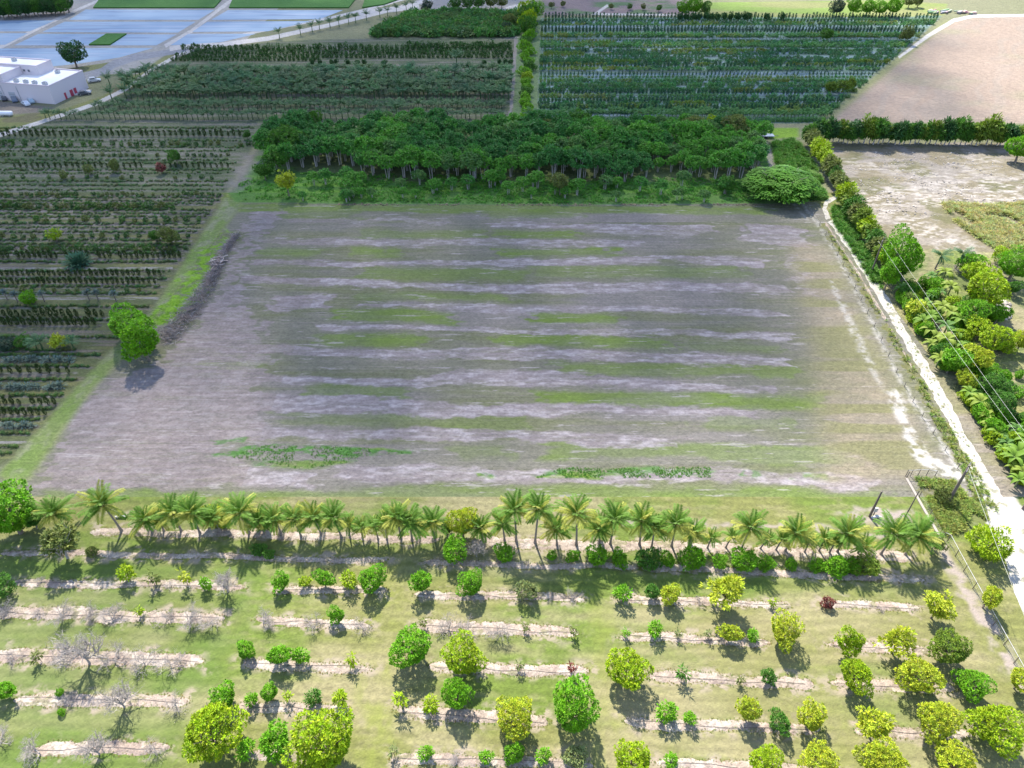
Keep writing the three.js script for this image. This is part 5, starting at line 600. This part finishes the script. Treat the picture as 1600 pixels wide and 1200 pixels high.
{ const a = at(11, 181), m = new MB(); m.tube([V(-2.2, 0.9, 0), V(-2, 0.9, 0), V(2, 0.9, 0), V(2.2, 0.9, 0)], [0.4, 0.8, 0.8, 0.4], 14, [1, 1, 1]); const g = new THREE.Group(); mesh('tank', m.geo(), std(rgb(0.75, 0.76, 0.78), 0.5, { vertexColors: true }), g); for (const x of [-1.2, 1.2]) { const b = new MB(); b.box(x, 0.2, 0, 0.3, 0.45, 1.4); mesh('cradle', b.geo(), std(rgb(0.3, 0.3, 0.3)), g); } g.position.set(a[0], 0, a[1]); put(g, 'white_tank', 'white horizontal tank lying in the packing house yard', 'tank'); }
{ const a = at(1195, 215), g = new THREE.Group(), P = (n, x, y, z, sx, sy, sz, m) => { const b = new MB(); b.box(x, y, z, sx, sy, sz); return mesh(n, b.geo(), m, g); }; P('deck', 0, 0.8, 0, 5.5, 0.2, 2.3, std(rgb(0.3, 0.34, 0.4), 0.6)); P('headboard', -2.6, 1.3, 0, 0.12, 0.9, 2.3, std(rgb(0.1, 0.1, 0.1))); P('drawbar', 3.4, 0.6, 0, 1.6, 0.12, 0.15, std(rgb(0.15, 0.15, 0.15))); for (const x of [-1, 0.2]) for (const z of [-1, 1]) { const t = new THREE.CylinderGeometry(0.4, 0.4, 0.25, 14); t.rotateX(Math.PI / 2); t.translate(x, 0.4, z); mesh('wheel', t, tyreMat, g); } g.position.set(a[0], 0, a[1]); put(g, 'flatbed_trailer', 'grey flatbed trailer at the corner of the grove', 'trailer'); }

// ---------- poles, wires, fences ----------
const poleMat = std(rgb(0.16, 0.13, 0.11), 0.9, { vertexColors: true }), steelMat = std(rgb(0.45, 0.45, 0.46), 0.5, { vertexColors: true }), wireMat = std(rgb(0.5, 0.5, 0.47), 0.5, { vertexColors: true });
function pole(px, py, h, r, label, arm) {
  const g = new THREE.Group(), a = at(px, py), m = new MB(); m.tube([V(0, -0.2, 0), V(0, h * 0.5, 0), V(0, h, 0)], [r * 1.25, r * 1.05, r * 0.8], 8, [1, 1, 1]); mesh('post', m.geo(), poleMat, g);
  if (arm) { const b = new MB(); b.box(0, h - 0.5, 0, 2.4, 0.14, 0.12, [1, 1, 1], 0.9); const arm = mesh('crossarm', b.geo(), poleMat, g); for (const s of [-1, 1]) { const i = new MB(), x = Math.cos(0.9) * s * 1.05, z = -Math.sin(0.9) * s * 1.05; i.tube([V(x, h - 0.43, z), V(x, h - 0.3, z), V(x, h - 0.18, z)], [0.06, 0.08, 0.03], 6, [1, 1, 1]); mesh('insulator', i.geo(), steelMat, arm); } }
  g.position.set(a[0], 0, a[1]); return put(g, 'utility_pole', label, 'pole');
}
pole(1358.7, 807, 5.9, 0.17, 'short dark timber pole with a meter box at the field corner'); pole(1413, 810, 6.6, 0.09, 'thin leaning-looking pole behind the last two palms'); pole(1481, 785, 8.6, 0.22, 'tall dark utility pole beside the white gravel lane', true);
{ const P0 = at(1381, 373, 9); const q = pole(1381, 430, 9.2, 0.18, 'utility pole standing inside the hedge-end trees', true); q.position.set(P0[0], 0, P0[1]); const P1 = at(1640, 735, 9), q1 = pole(1640, 760, 9.2, 0.18, 'utility pole at the garden edge past the lane', true); q1.position.set(P1[0], 0, P1[1]); }
{ const a = at(1360, 803), m = new MB(); m.box(0.4, 1.3, 0.2, 0.5, 0.8, 0.3); const g = new THREE.Group(); mesh('box', m.geo(), steelMat, g); const b = new MB(); b.box(0.4, 0.45, 0.2, 0.12, 0.9, 0.12); mesh('stand', b.geo(), poleMat, g); g.position.set(a[0], 0, a[1]); put(g, 'meter_box', 'small grey meter box at the foot of the short pole', 'box');
  const p = new MB(), c = at(1368, 809); p.tube([V(-0.9, 0.25, 0.3), V(0.1, 0.35, 0), V(0.7, 0.3, 0.2)], [0.2, 0.28, 0.22], 8, [1, 1, 1]); const t = mesh('pump', p.geo(), steelMat); t.position.set(c[0], 0, c[1]); put(t, 'pump', 'grey irrigation pump lying beside the short pole', 'pump'); }
function wire(A, B, sag, label, group) { const m = new MB(), pts = []; for (let k = 0; k <= 24; k++) { const t = k / 24; pts.push(V(lerp(A[0], B[0], t), lerp(A[2], B[2], t) - sag * 4 * t * (1 - t), lerp(A[1], B[1], t))); } m.tube(pts, pts.map(() => 0.02), 4, [1, 1, 1]); put(mesh('overhead_wire', m.geo(), wireMat), 'overhead_wire', label, 'wire', group); }
const hi = (x, y, h) => { const a = at(x, y, h); return [a[0], a[1], h]; };
wire(hi(1372, 376, 9), hi(1640, 744, 9), 0.5, 'pale overhead wire spanning the crowded garden', 'wires over the garden'); wire(hi(1387, 372, 9), hi(1640, 726, 9), 0.5, 'pale overhead wire spanning the crowded garden', 'wires over the garden'); wire(hi(1512, 728, 8.4), hi(1620, 1010, 7.5), 0.3, 'service wire running from the tall utility pole over the lane', null); wire(hi(1509, 731, 8.2), hi(1548, 812, 0.2), 0, 'guy wire anchoring the tall utility pole', null);
function fence(pts, h, gap, label, railed) { // posts, wires and a top rail along picture points
  const g = new THREE.Group(), W = pts.map(([x, y]) => at(x, y)), o = W[0]; g.position.set(o[0], 0, o[1]); const post = (() => { const m = new MB(); m.tube([V(0, -0.1, 0), V(0, h * 0.5, 0), V(0, h, 0)], [0.06, 0.06, 0.055], 6, [1, 1, 1]); return m.geo(); })(), line = [];
  for (let k = 0; k + 1 < W.length; k++) { const dx = W[k + 1][0] - W[k][0], dz = W[k + 1][1] - W[k][1], n = Math.max(1, Math.round(Math.hypot(dx, dz) / gap)); for (let q = 0; q < n; q++) { const x = W[k][0] + dx * q / n - o[0], z = W[k][1] + dz * q / n - o[1]; line.push([x, z]); mesh('post', post, poleMat, g).position.set(x, 0, z); } }
  const e = W[W.length - 1]; line.push([e[0] - o[0], e[1] - o[1]]); mesh('post', post, poleMat, g).position.set(e[0] - o[0], 0, e[1] - o[1]);
  for (const y of railed ? [h - 0.05] : []) { const m = new MB(); m.tube(line.map(([x, z]) => V(x, y, z)), line.map(() => 0.04), 5, [1, 1, 1]); mesh('top_rail', m.geo(), steelMat, g); }
  for (let y = 0.2; y < h - 0.1; y += 0.3) { const m = new MB(); m.tube(line.map(([x, z]) => V(x, y, z)), line.map(() => 0.008), 3, [1, 1, 1]); mesh('strand', m.geo(), steelMat, g); }
  put(g, 'wire_fence', label, 'fence');
}
fence([[1415, 744], [1422, 744], [1434, 743], [1447, 743], [1460, 745]], 1.5, 6, 'short run of fence posts with a rail at the lane corner', true); fence([[1417, 746], [1436, 776], [1452, 806], [1470, 840]], 1.4, 3.2, 'wire fence along the weedy corner above the palm row end', false); fence([[1472, 842], [1480, 846], [1505, 893], [1535, 948], [1568, 1008], [1600, 1066], [1640, 1138]], 1.6, 3, 'railed wire fence between the orchard and gravel lane', true); fence([[1262, 324], [1300, 384], [1345, 470], [1400, 582], [1440, 652], [1496, 732]], 1.2, 5, 'low wire fence between the bare field and weed strip', false);
{ const W = [[1419, 748], [1452, 806], [1472, 841]].map(([x, y]) => at(x - 3, y)), m = new MB(); for (let k = 0; k < 2; k++) { const A = W[k], B = W[k + 1], dx = B[0] - A[0], dz = B[1] - A[1]; m.box((A[0] + B[0]) / 2, 0.06, (A[1] + B[1]) / 2, Math.hypot(dx, dz), 0.24, 0.4, [1, 1, 1], Math.atan2(-dz, dx)); } put(mesh('concrete_kerb', m.geo(), std(rgb(0.32, 0.28, 0.24), 0.9, { vertexColors: true })), 'concrete_kerb', 'pale kerb line along the wire fence by the weedy corner', 'kerb'); }
{ const a = at(190, 808), m = new MB(); m.box(0, 0.3, 0, 1.7, 0.18, 0.5); m.box(-0.6, 0.1, 0, 0.2, 0.25, 0.45); m.box(0.6, 0.1, 0, 0.2, 0.25, 0.45); const o = mesh('bench', m.geo(), std(rgb(0.6, 0.57, 0.54), 0.9)); o.position.set(a[0], 0, a[1]); put(o, 'concrete_bench', 'low pale concrete bench between the second and third palms', 'bench'); }

// ---------- brush windrow, logs, rocks ----------
{ const r = rng(321), m = new MB(), path = [[370, 366], [352, 392], [336, 425], [326, 446], [306, 476], [284, 502], [258, 534]], wide = [1.2, 1.6, 2, 2.4, 3, 3.6, 3.2];
  for (let k = 0; k < 2300; k++) { const t = r() * 5.999, i = Math.floor(t), u = t - i, A = at(...path[i]), B = at(...path[i + 1]), w = lerp(wide[i], wide[i + 1], u), e = (r() + r() - 1), x = lerp(A[0], B[0], u) + e * w * 0.9, z = lerp(A[1], B[1], u) + e * w * 0.5 + (r() - 0.5), y = (1 - e * e) * w * 0.4 * r() * (0.4 + fbm(x * 0.5, z * 0.5, 2)), d = onSphere(r, -0.3), l = 0.7 + r() * 1.5; m.tube([V(x, y, z), V(x + d.x * l, Math.max(0.02, y + d.y * l * 0.4), z + d.z * l)], [0.03 + 0.07 * r() * r(), 0.02], 3, tint(r, 0.9)); }
  put(mesh('brush_windrow', m.geo(), std(rgb(0.26, 0.225, 0.215), 1, { vertexColors: true })), 'brush_windrow', 'long dark heap of cut brush along the field edge', 'brush heap');
  const g = new THREE.Group(), a = at(341, 412), lm = std(rgb(0.42, 0.34, 0.30), 1, { vertexColors: true }); g.position.set(a[0], 0, a[1]); for (let k = 0; k < 26; k++) { const b = new MB(), t = r() * 6.28, l = k < 3 ? 4.2 : 1 + r() * 1.6, x = (r() - 0.5) * 3, z = (r() - 0.5) * 3.5, y = 0.2 + r() * 0.9; b.tube([V(x - Math.cos(t) * l / 2, y, z - Math.sin(t) * l / 2), V(x, y + 0.15, z), V(x + Math.cos(t) * l / 2, y + (r() - 0.3) * 0.6, z + Math.sin(t) * l / 2)], [0.13, 0.11, 0.07], 6, tint(r, 0.5)); mesh('log', b.geo(), lm, g); } put(g, 'log_pile', 'pile of pale cut logs on the brush heap', 'log pile'); }
const rockGeo = [1, 2, 3].map(s => { const g = new THREE.IcosahedronGeometry(1, 1), p = g.attributes.position; for (let k = 0; k < p.count; k++) { const x = p.getX(k), y = p.getY(k), z = p.getZ(k), n = 0.7 + 0.6 * noise(x * 1.7 + s * 9, y * 1.7 + z * 2.3); p.setXYZ(k, x * n, y * n * 0.65, z * n); } g.computeVertexNormals(); return g; });
function rocks(name, label, list, c0 = rgb(0.34, 0.31, 0.27)) { const m = new THREE.InstancedMesh(rockGeo[list.length % 3], std(c0, 1), list.length), d = new THREE.Object3D(), c = new THREE.Color(), r = rng(list.length); list.forEach(([x, z, s], k) => { d.position.set(x, s * 0.25, z); d.rotation.set(r() * 0.6, r() * 6.28, r() * 0.6); d.scale.setScalar(s); d.updateMatrix(); m.setMatrixAt(k, d.matrix); const t = 0.55 + r() * 0.9; m.setColorAt(k, c.setRGB(t, t * 0.97, t * 0.94)); }); m.frustumCulled = false; put(m, name, label, 'rocks', null, 'stuff'); }
{ const r = rng(55), L = []; for (let k = 0; k < 700; k++) { const x = 520 + r() * 700, a = at(x, 320 + (r() - 0.5) * 2.2); if (fbm(x * 0.02, 3, 2) < 0.42) continue; L.push([a[0], a[1], 0.08 + r() * r() * 0.32]); } rocks('bank_rocks', 'loose brown rocks along the bank between field and grove', L, rgb(0.17, 0.14, 0.09));
  const Q = []; for (let k = 0; k < 5000; k++) { const x = 1315 + r() * 310, y = 238 + r() * 100; const a = at(x, y); if (fbm(a[0] * 0.12, -a[1] * 0.2, 3) < 0.5) continue; Q.push([a[0], a[1], 0.05 + r() * r() * r() * 0.4]); } rocks('land_rubble', 'limestone rubble scattered over the cleared land', Q);
  const S = []; for (let k = 0; k < 260; k++) { const a = at(1564 + (r() + r() - 1) * 14 + k * 0.02, 486 + (r() + r() - 1) * 16); S.push([a[0], a[1], 0.1 + r() * 0.5]); } rocks('stone_heap', 'pale heap of stones between the garden trees', S); }
{ const r = rng(12), g = new THREE.Group(), a = at(1486, 20); g.position.set(a[0], 0, a[1]); for (let k = 0; k < 22; k++) { const m = new MB(); m.box((r() - 0.5) * 22, 0.4 + r() * 0.5, (r() - 0.5) * 5, 1.5 + r() * 4, 0.5 + r() * 0.5, 0.5 + r(), [1, 1, 1], r() * 1.2); mesh('plank_stack', m.geo(), std(rgb(0.25 + r() * 0.3, 0.24 + r() * 0.25, 0.22 + r() * 0.2), 0.9), g); } put(g, 'scrap_heap', 'low heap of scrap timber beside the far pale lane', 'scrap heap'); }

// ---------- the cloud whose shadow lies over the field ----------
{
  const foot = [...px2([[-120, 700], [120, 712], [330, 690], [620, 695], [980, 690], [1180, 660], [1280, 590], [1262, 480], [1236, 400], [1228, 310], [1262, 236], [1330, 214], [1440, 196], [1510, 172], [1420, 132], [1390, 108], [1440, 72], [1390, 44], [1250, 22], [1080, 12]]), [60, 620], [-520, 620], [-520, 130]];
  const inside = (x, f) => { let c = false; for (let i = 0, j = foot.length - 1; i < foot.length; j = i++) if ((foot[i][1] > f) !== (foot[j][1] > f) && x < (foot[j][0] - foot[i][0]) * (f - foot[i][1]) / (foot[j][1] - foot[i][1]) + foot[i][0]) c = !c; return c; };
  const r = rng(99), L = [], G = 11.7; // one puff in every cell of a jittered grid, two layers, thinning out towards the edges
  for (let lay = 0; lay < 2; lay++) for (let x = -540; x < 230; x += G) for (let f = 60; f < 640; f += G) { const px = x + r() * G, pf = f + r() * G, j = 34; if (!inside(px + (r() + r() - 1) * j, pf + (r() + r() - 1) * j) || r() < 0.06) continue; const h = 1100 + lay * 40 + r() * 30, t = h / SUN.y; L.push([px + SUN.x * t, h, -pf + SUN.z * t, 4.2 + r() * 1.2]); }
  const puff = new THREE.IcosahedronGeometry(1, 2), p = puff.attributes.position; for (let k = 0; k < p.count; k++) { const n = 0.85 + 0.3 * noise(p.getX(k) * 2 + 9, p.getY(k) * 2 + p.getZ(k) * 3); p.setXYZ(k, p.getX(k) * n, p.getY(k) * n, p.getZ(k) * n); } puff.computeVertexNormals();
  const m = new THREE.InstancedMesh(puff, std(rgb(0.9, 0.9, 0.9), 1), L.length), d = new THREE.Object3D(); L.forEach(([x, y, z, s], k) => { d.position.set(x, y, z); d.scale.set(s, s * 0.8, s); d.rotation.y = k; d.updateMatrix(); m.setMatrixAt(k, d.matrix); }); m.frustumCulled = false; put(m, 'cloud', 'broken white cloud drifting high above the field', 'cloud', null, 'stuff');
  console.log('cloud puffs', L.length);
}
renderer.render(scene, camera);
